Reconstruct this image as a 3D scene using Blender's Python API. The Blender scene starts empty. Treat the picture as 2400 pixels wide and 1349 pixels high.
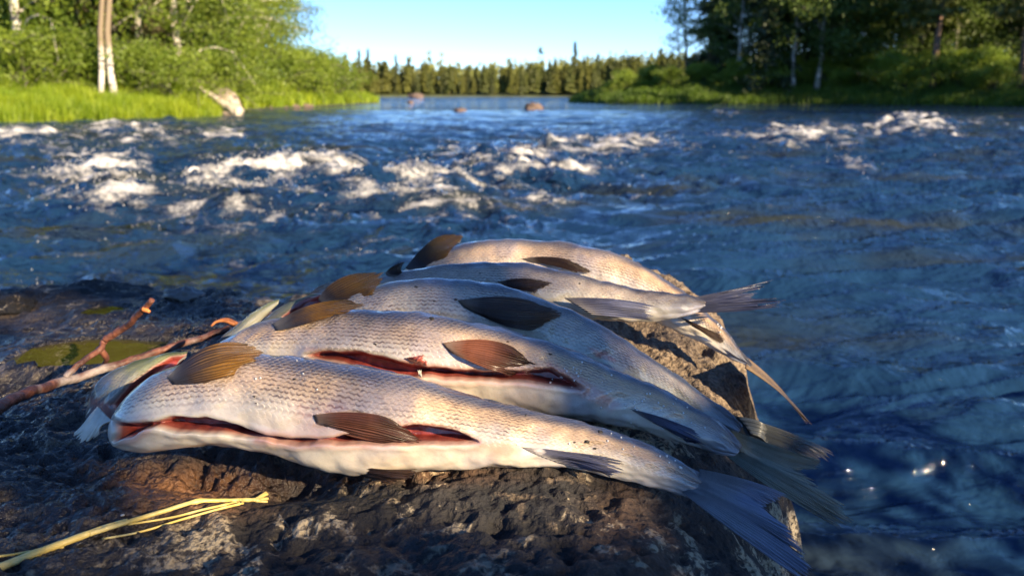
import bpy, math, random
import numpy as np
from mathutils import Vector
from mathutils.bvhtree import BVHTree

random.seed(7)
RNG = np.random.default_rng(7)
SC = bpy.context.scene
COL = SC.collection

# ------------------------------------------------------------------ camera, sky, sun, exposure
W, H = 2400.0, 1349.0
FPX = 1884.0                       # focal length in photo pixels (65 degrees wide)
CAMH = 0.60                        # metres above the river
PITCH = math.atan((674.5 - 221.0) / FPX)
CP, SP = math.cos(PITCH), math.sin(PITCH)
cam = bpy.data.cameras.new('camera'); camo = bpy.data.objects.new('camera', cam); COL.objects.link(camo)
cam.sensor_width = 36; cam.lens = 36 * FPX / W
cam.clip_start = 0.02; cam.clip_end = 4000
camo.location = (0, 0, CAMH); camo.rotation_euler = (math.radians(90) - PITCH, 0, 0)
cam.dof.use_dof = True; cam.dof.focus_distance = 0.455; cam.dof.aperture_fstop = 12.5
SC.camera = camo

SUN_AZ = math.radians(-43)         # measured from +X towards +Y
SUN_EL = math.radians(22)
S = np.array([math.cos(SUN_EL) * math.cos(SUN_AZ), math.cos(SUN_EL) * math.sin(SUN_AZ), math.sin(SUN_EL)])
world = bpy.data.worlds.new('World'); SC.world = world; world.use_nodes = True
wn = world.node_tree.nodes; wl = world.node_tree.links
sky = wn.new('ShaderNodeTexSky'); sky.sky_type = 'NISHITA'; sky.sun_disc = False
sky.sun_elevation = SUN_EL; sky.sun_rotation = math.pi / 2 - SUN_AZ
sky.air_density = 1.0; sky.dust_density = 0.0; sky.altitude = 2500; sky.ozone_density = 2.5
hs = wn.new('ShaderNodeHueSaturation'); hs.inputs['Saturation'].default_value = 1.1
tint = wn.new('ShaderNodeMix'); tint.data_type = 'RGBA'; tint.blend_type = 'MULTIPLY'; tint.inputs[0].default_value = 1.0; tint.inputs[7].default_value = (.66, .77, .98, 1)
wl.new(sky.outputs[0], hs.inputs['Color']); wl.new(hs.outputs[0], tint.inputs[6]); wl.new(tint.outputs[2], wn['Background'].inputs[0])
wn['Background'].inputs[1].default_value = 0.098
sun = bpy.data.lights.new('sun', 'SUN'); suno = bpy.data.objects.new('sun', sun); COL.objects.link(suno)
sun.energy = 5.0; sun.angle = math.radians(0.53); sun.color = (1.0, 0.79, 0.52)
suno.rotation_euler = Vector((-S[0], -S[1], -S[2])).to_track_quat('-Z', 'Y').to_euler()
SC.view_settings.view_transform = 'Standard'; SC.view_settings.look = 'None'
SC.view_settings.gamma = 1.0; SC.view_settings.use_curve_mapping = False
SC.view_settings.exposure = 1.58
SC.cycles.use_denoising = True
SC.cycles.max_bounces = 6; SC.cycles.transparent_max_bounces = 6
SC.cycles.caustics_reflective = False; SC.cycles.caustics_refractive = False
SC.cycles.sample_clamp_indirect = 4.0

# ------------------------------------------------------------------ geometry helpers
def P(px, py, d):
    """A point that the photograph shows at (px, py), d metres along the lens axis."""
    px, py, d = np.broadcast_arrays(np.asarray(px, float), np.asarray(py, float), np.asarray(d, float))
    cx = (px - W / 2) / FPX * d; cy = (py - H / 2) / FPX * d
    return np.stack([cx, d * CP - cy * SP, CAMH - d * SP - cy * CP], -1)
def G(px, py, z=0.0):
    """Where the ray through (px, py) meets the level z."""
    k = SP + (py - H / 2) / FPX * CP
    return P(px, py, (CAMH - z) / k)
def proj(p):
    p = np.asarray(p, float); y = p[..., 1]; z = p[..., 2] - CAMH
    d = y * CP - z * SP; v = -(y * SP + z * CP)
    d = np.maximum(d, 1e-4)
    return p[..., 0] / d * FPX + W / 2, v / d * FPX + H / 2, d
def raydir(px, py):
    v = P(px, py, 1.0) - np.array([0, 0, CAMH]); return v / np.linalg.norm(v)
CAMP = np.array([0, 0, CAMH])

_perm = np.random.default_rng(11).permutation(4096)
_ang = np.random.default_rng(12).random(4096) * 2 * np.pi
_gx, _gy = np.cos(_ang), np.sin(_ang)
def n2(x, y, seed=0):
    x = np.asarray(x, float) + seed * 17.31; y = np.asarray(y, float) - seed * 9.77
    xi = np.floor(x).astype(int); yi = np.floor(y).astype(int); fx = x - xi; fy = y - yi
    u = fx * fx * fx * (fx * (fx * 6 - 15) + 10); v = fy * fy * fy * (fy * (fy * 6 - 15) + 10)
    def g(ix, iy, dx, dy):
        h = _perm[(_perm[ix & 4095] + iy) & 4095]; return _gx[h] * dx + _gy[h] * dy
    a = g(xi, yi, fx, fy); b = g(xi + 1, yi, fx - 1, fy); c = g(xi, yi + 1, fx, fy - 1); e = g(xi + 1, yi + 1, fx - 1, fy - 1)
    return ((a + (b - a) * u) * (1 - v) + (c + (e - c) * u) * v) * 1.6
def fbm(x, y, o=4, seed=0):
    s = 0; a = 1.0
    for k in range(o): s = s + a * n2(x, y, seed + k); x, y, a = x * 2.03, y * 2.03, a * .5
    return s
def sstep(a, b, x):
    t = np.clip((x - a) / (b - a), 0, 1); return t * t * (3 - 2 * t)
def inside_dist(px, py, poly):
    """signed distance (positive inside) from points to a polygon, in the polygon's units"""
    px = np.asarray(px, float); py = np.asarray(py, float)
    best = np.full(px.shape, 1e18); ins = np.zeros(px.shape, bool); n = len(poly)
    for i in range(n):
        x0, y0 = poly[i]; x1, y1 = poly[(i + 1) % n]
        dx, dy = x1 - x0, y1 - y0; L = dx * dx + dy * dy + 1e-12
        t = np.clip(((px - x0) * dx + (py - y0) * dy) / L, 0, 1)
        best = np.minimum(best, (px - x0 - t * dx) ** 2 + (py - y0 - t * dy) ** 2)
        c = ((y0 > py) != (y1 > py))
        with np.errstate(divide='ignore', invalid='ignore'):
            xx = x0 + (py - y0) * dx / (dy if dy else 1e-9)
        ins ^= c & (px < xx)
    d = np.sqrt(best); return np.where(ins, d, -d)
def crom(pts, n):
    """n samples of a Catmull-Rom curve through the rows of pts, spaced by row index"""
    p = np.asarray(pts, float); k = len(p)
    if k == 2: t = np.linspace(0, 1, n)[:, None]; return p[0] * (1 - t) + p[1] * t
    e = np.vstack([2 * p[0] - p[1], p, 2 * p[-1] - p[-2]])
    t = np.linspace(0, k - 1, n); i = np.minimum(t.astype(int), k - 2); f = (t - i)[:, None]
    a, b, c, d = e[i], e[i + 1], e[i + 2], e[i + 3]
    return .5 * (2 * b + (c - a) * f + (2 * a - 5 * b + 4 * c - d) * f ** 2 + (3 * b - a - 3 * c + d) * f ** 3)

def mesh(name, V, F, mat=None, parent=None, smooth=True, uv=None, attrs=None, link=True):
    """F: (n,3) or (n,4) int array"""
    V = np.asarray(V, np.float32); F = np.asarray(F, np.int32)
    me = bpy.data.meshes.new(name); n, k = F.shape
    me.vertices.add(len(V)); me.vertices.foreach_set('co', V.ravel())
    me.loops.add(n * k); me.loops.foreach_set('vertex_index', F.ravel())
    me.polygons.add(n); me.polygons.foreach_set('loop_start', np.arange(0, n * k, k, dtype=np.int32))
    me.polygons.foreach_set('loop_total', np.full(n, k, np.int32))
    me.polygons.foreach_set('use_smooth', np.full(n, smooth))
    if uv is not None:
        l = me.uv_layers.new(name='UVMap'); l.data.foreach_set('uv', np.asarray(uv, np.float32)[F.ravel()].ravel())
    for an, av in (attrs or {}).items():
        a = me.attributes.new(an, 'FLOAT', 'POINT'); a.data.foreach_set('value', np.asarray(av, np.float32))
    me.update(calc_edges=True); me.validate()
    if mat: me.materials.append(mat)
    o = bpy.data.objects.new(name, me)
    if parent is not None: o.parent = parent
    if link: COL.objects.link(o)
    return o
def compact(V, F, extra=()):
    used = np.unique(F); m = np.full(len(V), -1); m[used] = np.arange(len(used))
    return V[used], m[F], [e[used] for e in extra]
def gridF(nr, nc, wrap=False, flip=False):
    r = np.arange(nr - 1)[:, None]; c = np.arange(nc if wrap else nc - 1)[None, :]; c2 = (c + 1) % nc
    a = r * nc + c; b = r * nc + c2; d = (r + 1) * nc + c; e = (r + 1) * nc + c2
    f = np.stack([a, b, e, d], -1).reshape(-1, 4)
    return f[:, ::-1] if flip else f
def tube(pts, rad, ns=10, rough=0, seed=0):
    pts = np.asarray(pts, float); rad = np.broadcast_to(np.asarray(rad, float), (len(pts),))
    t = np.gradient(pts, axis=0); t /= np.linalg.norm(t, axis=1)[:, None] + 1e-12
    up = np.array([0.13, 0.21, 0.97]); a = np.cross(t, up); bad = np.linalg.norm(a, axis=1) < .15
    a[bad] = np.cross(t[bad], [1, 0, 0]); a /= np.linalg.norm(a, axis=1)[:, None]; b = np.cross(t, a)
    th = np.linspace(0, 2 * np.pi, ns, endpoint=False)
    R = rad[:, None] * (1 + rough * n2(np.arange(len(pts))[:, None] * .6 + 0 * th, th * 1.3 + 0 * rad[:, None], seed))
    V = pts[:, None] + R[..., None] * (a[:, None] * np.cos(th)[None, :, None] + b[:, None] * np.sin(th)[None, :, None])
    V = V.reshape(-1, 3); F = gridF(len(pts), ns, True)
    n0 = len(V); V = np.vstack([V, pts[0], pts[-1]])
    i = np.arange(ns); j = (i + 1) % ns
    c0 = np.stack([j, i, np.full(ns, n0), np.full(ns, n0)], -1); c1 = np.stack([i, j, np.full(ns, n0 + 1), np.full(ns, n0 + 1)], -1)
    c1[:, :2] += (len(pts) - 1) * ns
    T = np.vstack([F[:, [0, 1, 2]], F[:, [0, 2, 3]], c0[:, :3], c1[:, :3]])
    return V, T
def join(parts):
    vs, fs, o = [], [], 0
    for v, f in parts: vs.append(v); fs.append(f + o); o += len(v)
    return np.vstack(vs), np.vstack(fs)
def blob(r=1.0, nu=24, nv=16, seed=0, amp=.25, freq=1.4):
    """uneven closed boulder-like form"""
    u = np.linspace(0, 2 * np.pi, nu, endpoint=False); v = np.linspace(0.02, np.pi - .02, nv)
    uu, vv = np.meshgrid(u, v); x = np.cos(uu) * np.sin(vv); y = np.sin(uu) * np.sin(vv); z = np.cos(vv)
    k = 1 + amp * (n2(x * freq + 3, y * freq + z * 1.7, seed) + .5 * n2(x * 2.7 * freq + z, y * 2.7 * freq - z * 2, seed + 5))
    V = (np.stack([x, y, z], -1) * (k * r)[..., None]).reshape(-1, 3)
    F = gridF(nv, nu, True, True)
    top = len(V); V = np.vstack([V, V[:nu].mean(0), V[-nu:].mean(0)])
    i = np.arange(nu); j = (i + 1) % nu
    T = np.vstack([F[:, [0, 1, 2]], F[:, [0, 2, 3]], np.stack([i, j, np.full(nu, top)], -1),
                   np.stack([j + (nv - 1) * nu, i + (nv - 1) * nu, np.full(nu, top + 1)], -1)])
    return V, T

def empty(name, loc, label=None, cat=None, group=None):
    o = bpy.data.objects.new(name, None); COL.objects.link(o); o.location = loc; o.empty_display_size = .1
    return tag(o, label, cat, group)
def tag(o, label=None, cat=None, group=None, kind=None):
    if label: o['label'] = label
    if cat: o['category'] = cat
    if group: o['group'] = group
    if kind: o['kind'] = kind
    return o
def copy_tree(o, label=None):
    c = o.copy(); COL.objects.link(c)
    for ch in o.children:
        d = ch.copy(); COL.objects.link(d); d.parent = c
    if label: c['label'] = label
    return c

# ------------------------------------------------------------------ material helpers
class NT:
    def __init__(s, name):
        s.m = bpy.data.materials.new(name); s.m.use_nodes = True; s.t = s.m.node_tree
        s.b = s.t.nodes['Principled BSDF']; s.out = s.t.nodes['Material Output']
    def n(s, kind, **kw):
        o = s.t.nodes.new(kind)
        for k, v in kw.items(): setattr(o, k, v)
        return o
    def put(s, sock, v):
        if hasattr(v, 'is_output') or isinstance(v, bpy.types.NodeSocket): s.t.links.new(v, sock)
        else:
            if sock.type == 'RGBA' and len(v) == 3: v = (*v, 1)
            sock.default_value = v
    def math(s, op, a, b=0.0, c=0.0, clamp=False):
        o = s.n('ShaderNodeMath', operation=op, use_clamp=clamp)
        s.put(o.inputs[0], a); s.put(o.inputs[1], b); s.put(o.inputs[2], c); return o.outputs[0]
    def ss(s, v, lo, hi, a=0.0, b=1.0):
        o = s.n('ShaderNodeMapRange', interpolation_type='SMOOTHSTEP')
        for i, x in enumerate((v, lo, hi, a, b)): s.put(o.inputs[i], x)
        return o.outputs[0]
    def mix(s, f, a, b, mode='MIX'):
        o = s.n('ShaderNodeMix', data_type='RGBA', blend_type=mode)
        s.put(o.inputs[0], f); s.put(o.inputs[6], a); s.put(o.inputs[7], b); return o.outputs[2]
    def noise(s, vec, scale, detail=4, rough=.55, dist=0.0, ntype='FBM'):
        o = s.n('ShaderNodeTexNoise', noise_type=ntype)
        if vec is not None: s.put(o.inputs['Vector'], vec)
        s.put(o.inputs['Scale'], scale); s.put(o.inputs['Detail'], detail); s.put(o.inputs['Roughness'], rough); s.put(o.inputs['Distortion'], dist)
        return o.outputs[0]
    def vor(s, vec, scale, feature='F1'):
        o = s.n('ShaderNodeTexVoronoi', feature=feature); s.put(o.inputs['Vector'], vec); s.put(o.inputs['Scale'], scale); return o.outputs[0]
    def obj(s): return s.n('ShaderNodeTexCoord').outputs['Object']
    def pos(s): return s.n('ShaderNodeNewGeometry').outputs['Position']
    def attr(s, name): return s.n('ShaderNodeAttribute', attribute_name=name).outputs['Fac']
    def uvxy(s):
        o = s.n('ShaderNodeUVMap'); x = s.n('ShaderNodeSeparateXYZ'); s.put(x.inputs[0], o.outputs[0]); return x.outputs[0], x.outputs[1]
    def comb(s, x, y, z=0.0):
        o = s.n('ShaderNodeCombineXYZ'); s.put(o.inputs[0], x); s.put(o.inputs[1], y); s.put(o.inputs[2], z); return o.outputs[0]
    def scl(s, v, xyz):
        o = s.n('ShaderNodeVectorMath', operation='MULTIPLY'); s.put(o.inputs[0], v); s.put(o.inputs[1], xyz); return o.outputs[0]
    def bump(s, h, dist, strength=1.0, prev=None):
        o = s.n('ShaderNodeBump'); s.put(o.inputs['Height'], h); s.put(o.inputs['Distance'], dist); s.put(o.inputs['Strength'], strength)
        if prev is not None: s.put(o.inputs['Normal'], prev)
        return o.outputs[0]
    def set(s, **kw):
        for k, v in kw.items(): s.put(s.b.inputs[k.replace('_', ' ')], v)
        return s.m

def m_plain(name, col, rough=.8, var=.25, scale=30, bump=0.0):
    t = NT(name); n = t.noise(t.obj(), scale); c = t.mix(t.ss(n, .3, .7), tuple(x * (1 - var) for x in col), tuple(min(1, x * (1 + var)) for x in col))
    kw = dict(Base_Color=c, Roughness=rough)
    if bump: kw['Normal'] = t.bump(n, bump)
    return t.set(**kw)
def m_leaf(name, c1, c2, trans=.45, scale=1.2):
    t = NT(name); r = t.n('ShaderNodeObjectInfo').outputs['Random']
    n = t.noise(t.obj(), scale, 3); w = t.noise(t.obj(), 23, 1)
    f = t.ss(t.math('ADD', t.math('MULTIPLY', n, .6), t.math('MULTIPLY', w, .4)), .36, .64)
    c = t.mix(f, c1, c2); c = t.mix(t.math('MULTIPLY', r, .45), c, (c1[0] * .75, c1[1] * .7, c1[2] * .9))
    t.set(Base_Color=c, Roughness=.55)
    tr = t.n('ShaderNodeBsdfTranslucent'); t.put(tr.inputs[0], c)
    mx = t.n('ShaderNodeMixShader'); t.put(mx.inputs[0], trans); t.t.links.new(t.b.outputs[0], mx.inputs[1]); t.t.links.new(tr.outputs[0], mx.inputs[2])
    t.t.links.new(mx.outputs[0], t.out.inputs[0]); return t.m

def m_skin(name, back=(.19, .185, .20), flank=(.52, .365, .225), belly=(.58, .52, .42), line=1.0):
    t = NT(name); u, v = t.uvxy(); pk = t.attr('pink'); bk = t.attr('bk'); co = t.obj()
    wob = t.noise(co, 60, 2); u2 = t.math('ADD', u, t.math('MULTIPLY', wob, .0060)); v2 = t.math('ADD', v, t.math('ADD', t.math('MULTIPLY', t.noise(co, 45, 2), .10), t.math('MULTIPLY', t.noise(co, 330, 2), .05)))
    rowf = t.math('DIVIDE', v2, .104); row = t.math('FLOOR', rowf); fy = t.math('SUBTRACT', t.math('FRACT', rowf), .5)
    off = t.math('MULTIPLY', t.math('MODULO', row, 2.0), .5)
    cur = t.math('MULTIPLY', t.math('MULTIPLY', fy, fy), 1.9)
    ph = t.math('FRACT', t.math('ADD', t.math('ADD', t.math('DIVIDE', u2, .0036), off), cur))
    # overlapping scales: each rises towards its free edge, then steps down
    edge = t.math('MULTIPLY', t.ss(ph, .0, .78), t.ss(ph, .86, 1.0, 1.0, 0.0))
    scl = t.ss(t.math('ADD', bk, t.math('MULTIPLY', t.math('SUBTRACT', t.noise(co, 30, 2), .5), .16)), .38, .58, 1.0, .06)                      # scales hardly show on the belly
    tri = t.math('ABSOLUTE', t.math('SUBTRACT', t.math('FRACT', t.math('DIVIDE', u2, .0036)), .5))
    rz = t.math('FRACT', t.math('ADD', t.math('ADD', rowf, t.math('MULTIPLY', tri, .50)), .35))
    rowe = t.math('ABSOLUTE', t.math('SUBTRACT', rz, .5)); rl = t.math('MULTIPLY', t.ss(rowe, .17, .43), t.ss(t.noise(co, 600, 2), .30, .62, .45, 1.0))
    brk = t.math('MULTIPLY', t.ss(t.noise(co, 28, 3), .36, .58, .35, 1.0), t.ss(t.noise(t.comb(t.math('MULTIPLY', u, 150.0), t.math('MULTIPLY', v, 10.0)), 1.0, 3), .26, .52))
    flk = t.math('MULTIPLY', t.ss(bk, .06, .16), t.ss(bk, .42, .57, 1.0, 0.0))
    dark = t.math('MULTIPLY', t.math('MULTIPLY', rl, brk), t.math('MULTIPLY', flk, .95 * line))
    spot = t.math('MULTIPLY', t.ss(ph, .80, .97), t.math('MULTIPLY', scl, t.ss(t.noise(co, 200, 3), .42, .60, .05, 1.0)))
    big = t.noise(co, 26, 4); b2 = t.math('ADD', bk, t.math('MULTIPLY', t.math('SUBTRACT', big, .5), .13))
    c = t.mix(t.ss(b2, .13, .28), back, flank); c = t.mix(t.ss(b2, .34, .52), c, belly)
    c = t.mix(t.math('MULTIPLY', t.attr('tl'), .9), c, (.115, .13, .16))
    c = t.mix(t.ss(t.noise(co, 17, 3), .46, .70, 0.0, .45), c, (.66, .50, .36))     # warm patches
    c = t.mix(t.ss(t.noise(co, 33, 3), .48, .70, 0.0, .55), c, (.27, .26, .31))     # cool bruised patches
    c = t.mix(dark, c, (.10, .058, .034)); c = t.mix(t.math('MULTIPLY', spot, .55), c, (.09, .07, .06))
    c = t.mix(t.ss(t.noise(co, 900, 2), .60, .75, 0.0, .28), c, (.24, .21, .17))    # tiny pepper dots
    c = t.mix(t.ss(t.vor(co, 85), .045, .085, .85, 0.0), c, (.05, .035, .03)) if False else c
    pn = t.math('MULTIPLY', pk, t.ss(t.noise(co, 120, 4), .25, .6, .6, 1.0))
    c = t.mix(pn, c, (.46, .13, .09))
    c = t.mix(t.ss(t.attr('dep'), .06, .30), c, (.55, .33, .26)); c = t.mix(t.ss(t.attr('dep'), .25, .5), c, (.30, .075, .055))
    h = t.math('ADD', t.math('MULTIPLY', edge, scl), t.math('MULTIPLY', t.noise(co, 420, 3), .35))
    nb = t.bump(t.noise(co, 38, 3), .0035, .5); nb = t.bump(h, t.ss(bk, .10, .35, .0010, .00045), .85, nb)
    return t.set(Base_Color=c, Roughness=t.ss(t.noise(co, 150, 2), .3, .7, .30, .50), Normal=nb, Coat_Weight=.9, Coat_Roughness=.07,
                 Specular_IOR_Level=.55, Subsurface_Weight=.12, Subsurface_Radius=(.006, .003, .002), Subsurface_Scale=.6, Metallic=t.ss(bk, .10, .35, .55, 0.0))
def m_flesh(name, a=(.115, .014, .011), b=(.34, .065, .05)):
    t = NT(name); co = t.obj(); n = t.noise(co, 120, 5, .6); c = t.mix(t.ss(n, .35, .75), a, b)
    c = t.mix(t.ss(t.attr('dep'), .5, .85, 1.0, 0.0), c, (.30, .075, .055))
    return t.set(Base_Color=c, Roughness=.32, Coat_Weight=.5, Coat_Roughness=.12, Normal=t.bump(n, .0016, .9), Subsurface_Weight=.15, Subsurface_Radius=(.006, .002, .001), Subsurface_Scale=.5)
def m_fin(name, root, tip, trans=.35, line=.75, clear=.35, base=None):
    t = NT(name); u, v = t.uvxy(); co = t.obj()
    ray = t.math('ABSOLUTE', t.math('SUBTRACT', t.math('FRACT', t.math('ADD', t.math('MULTIPLY', u, t.ss(v, .45, .55, 1.0, 1.0)), t.math('MULTIPLY', t.noise(co, 90, 2), .5))), .5))
    c = t.mix(t.ss(t.math('ADD', v, t.math('MULTIPLY', t.math('SUBTRACT', t.noise(co, 70, 3), .5), .7)), .15, .85), root, tip)
    dk = t.math('MULTIPLY', t.ss(ray, .30, .48), line); c = t.mix(dk, c, tuple(x * .28 for x in root))
    seg = t.math('FRACT', t.math('MULTIPLY', v, 16.0)); c = t.mix(t.ss(seg, .78, .98, 0.0, .22), c, tuple(x * .4 for x in root))
    if base: c = t.mix(t.ss(t.math('ADD', v, t.math('MULTIPLY', t.math('SUBTRACT', t.noise(co, 160, 3), .5), .12)), .02, .26, .9, 0.0), c, base)
    t.set(Base_Color=c, Roughness=.34, Coat_Weight=.35, Coat_Roughness=.2, Normal=t.bump(t.ss(ray, .05, .5), .0006, 1.0))
    tr = t.n('ShaderNodeBsdfTranslucent'); t.put(tr.inputs[0], c)
    mx = t.n('ShaderNodeMixShader'); t.put(mx.inputs[0], trans); t.t.links.new(t.b.outputs[0], mx.inputs[1]); t.t.links.new(tr.outputs[0], mx.inputs[2])
    tp = t.n('ShaderNodeBsdfTransparent'); m2 = t.n('ShaderNodeMixShader')
    t.put(m2.inputs[0], t.math('MULTIPLY', t.math('MULTIPLY', t.ss(v, .25, .95), t.ss(ray, .25, .45, 1.0, .25)), clear))
    t.t.links.new(mx.outputs[0], m2.inputs[1]); t.t.links.new(tp.outputs[0], m2.inputs[2])
    t.t.links.new(m2.outputs[0], t.out.inputs[0]); return t.m

def m_rock(name):
    t = NT(name); p = t.pos(); wet = t.attr('wet'); tan = t.attr('tan'); org = t.attr('org')
    n1 = t.noise(p, 14, 5, .6); n3 = t.noise(p, 60, 6, .65, .3); n4 = t.noise(p, 300, 4, .6); vo = t.vor(p, 210)
    c = t.mix(t.ss(n1, .35, .68), (.010, .010, .011), (.036, .030, .026))
    c = t.mix(t.ss(n3, .54, .68), c, (.13, .095, .06))
    lic = t.ss(t.math('ADD', n3, t.math('MULTIPLY', t.math('SUBTRACT', n1, .5), 1.1)), .55, .63)
    lic = t.math('MULTIPLY', lic, t.ss(n4, .38, .55))
    c = t.mix(t.math('MULTIPLY', lic, t.math('SUBTRACT', 1.0, t.math('MULTIPLY', wet, .75))), c, (.40, .33, .22))
    c = t.mix(t.math('MULTIPLY', tan, t.ss(n3, .25, .6, .55, 1.0)), c, t.mix(t.ss(n4, .35, .65), (.115, .078, .05), (.27, .20, .13)))
    c = t.mix(t.math('MULTIPLY', org, t.ss(n3, .3, .6, .4, 1.0)), c, (.24, .105, .035))
    c = t.mix(t.math('MULTIPLY', t.ss(n3, .30, .42, 1.0, 0.0), .8), c, (.012, .011, .012))
    c = t.mix(t.math('MULTIPLY', wet, .55), c, (.018, .016, .018))
    h = t.math('ADD', t.math('MULTIPLY', n3, .8), t.math('ADD', t.math('MULTIPLY', n4, .8), t.math('MULTIPLY', t.ss(vo, 0.0, .5), .3)))
    return t.set(Base_Color=c, Roughness=t.ss(t.math('ADD', wet, t.math('MULTIPLY', n4, .3)), .2, 1.1, .85, .22), Normal=t.bump(h, .0055, 1.0),
                 Specular_IOR_Level=.5)

def m_water(name, base=(.0075, .027, .066), rough=.02, bumps=True):
    t = NT(name); p = t.pos(); fo = t.attr('foam'); ch = t.attr('chop')
    st = t.scl(p, (.55, 1.0, 1.0))
    a = t.noise(st, 5.0, 4, .6, .6); b = t.noise(st, 17.0, 4, .6, .4); c = t.noise(st, 1.1, 3, .5)
    nb = t.bump(c, .50, ch); nb = t.bump(a, .20, ch, nb); nb = t.bump(b, .032, ch, nb)
    fw = t.scl(p, (.62, 1.25, 1.0)); f1 = t.noise(fw, 17, 6, .70, 1.6); f2 = t.noise(fw, 4.5, 4, .6, .8); f3 = t.noise(p, 60, 4, .7)
    rdg = t.math('SUBTRACT', 1.0, t.math('MULTIPLY', t.math('ABSOLUTE', t.math('SUBTRACT', f1, .5)), 5.0))
    fs = t.math('ADD', t.math('MULTIPLY', rdg, .22), t.math('ADD', t.math('MULTIPLY', t.math('SUBTRACT', f2, .5), 2.6), t.math('MULTIPLY', t.math('SUBTRACT', f3, .5), .9)))
    fm = t.ss(t.math('ADD', t.math('MULTIPLY', fo, .76), fs), .53, 1.22)
    fm = t.math('MULTIPLY', fm, t.ss(fo, .02, .16))
    col = t.mix(t.ss(t.noise(t.scl(p, (.5, 1.4, 1)), 1.1, 4), .46, .68, 0.0, .75), base, (.022, .022, .006))
    t.set(Base_Color=t.mix(fm, col, (.84, .82, .75)), Roughness=t.math('ADD', rough, t.math('MULTIPLY', fm, .45)), IOR=1.333,
          Normal=t.bump(t.math('MULTIPLY', f1, fm), .03, .8, nb))
    return t.m
def m_bark(name, light=(.55, .52, .46), dark=(.05, .04, .035), amt=.45, brown=0.0):
    t = NT(name); p = t.scl(t.obj(), (2.0, 2.0, 9.0)); n = t.noise(p, 1.6, 5, .65)
    m = t.noise(t.obj(), .8, 2)
    c = t.mix(t.ss(t.math('ADD', n, t.math('MULTIPLY', t.math('SUBTRACT', m, .5), .5)), amt - .05, amt + .12), dark, light)
    if brown:
        x = t.n('ShaderNodeSeparateXYZ'); t.put(x.inputs[0], t.obj()); c = t.mix(t.ss(x.outputs[2], brown, brown + .5), c, (.20, .155, .10))
    return t.set(Base_Color=c, Roughness=.8, Normal=t.bump(n, .02, .6))

# ------------------------------------------------------------------ THE FISH (outlines first: the rock is fitted under them)
SKIN = m_skin('fish_skin_silver'); SKIN_B = m_skin('fish_skin_grey', (.15, .155, .18), (.37, .31, .25), (.41, .375, .30), 1.1)
SKIN_C = m_skin('fish_skin_blue', (.16, .18, .20), (.39, .35, .30), (.44, .44, .37), 1.0)
FLESH = m_flesh('raw_flesh'); FLESH2 = m_flesh('gill_flesh', (.16, .02, .016), (.38, .07, .05))
HEADM = m_skin('gill_cover_skin', (.13, .16, .05), (.20, .22, .10), (.26, .26, .20), 0.0)
BROWN = m_fin('fin_brown', (.065, .055, .062), (.42, .21, .035), .5, base=(.16, .16, .18), clear=.5)
RUST = m_fin('fin_rust', (.42, .15, .075), (.085, .042, .030), .42, base=(.50, .36, .27))
DARKF = m_fin('fin_dark', (.060, .036, .030), (.085, .045, .026), .3, base=(.26, .22, .19))
BLUEF = m_fin('fin_blue', (.19, .19, .26), (.13, .15, .27), .25, base=(.36, .33, .32))
TAILF = m_fin('fin_tail_blue', (.30, .34, .40), (.27, .32, .46), .35, .85, .15)
TAILG = m_fin('fin_tail_green', (.22, .26, .22), (.32, .31, .24), .35, .8, .12)
TAILP = m_fin('fin_tail_pale', (.11, .13, .13), (.22, .22, .20), .45, .4, .75)
FLAP = m_plain('pale_skin_flap', (.50, .48, .40), .4, .2, 80, .001)

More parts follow.
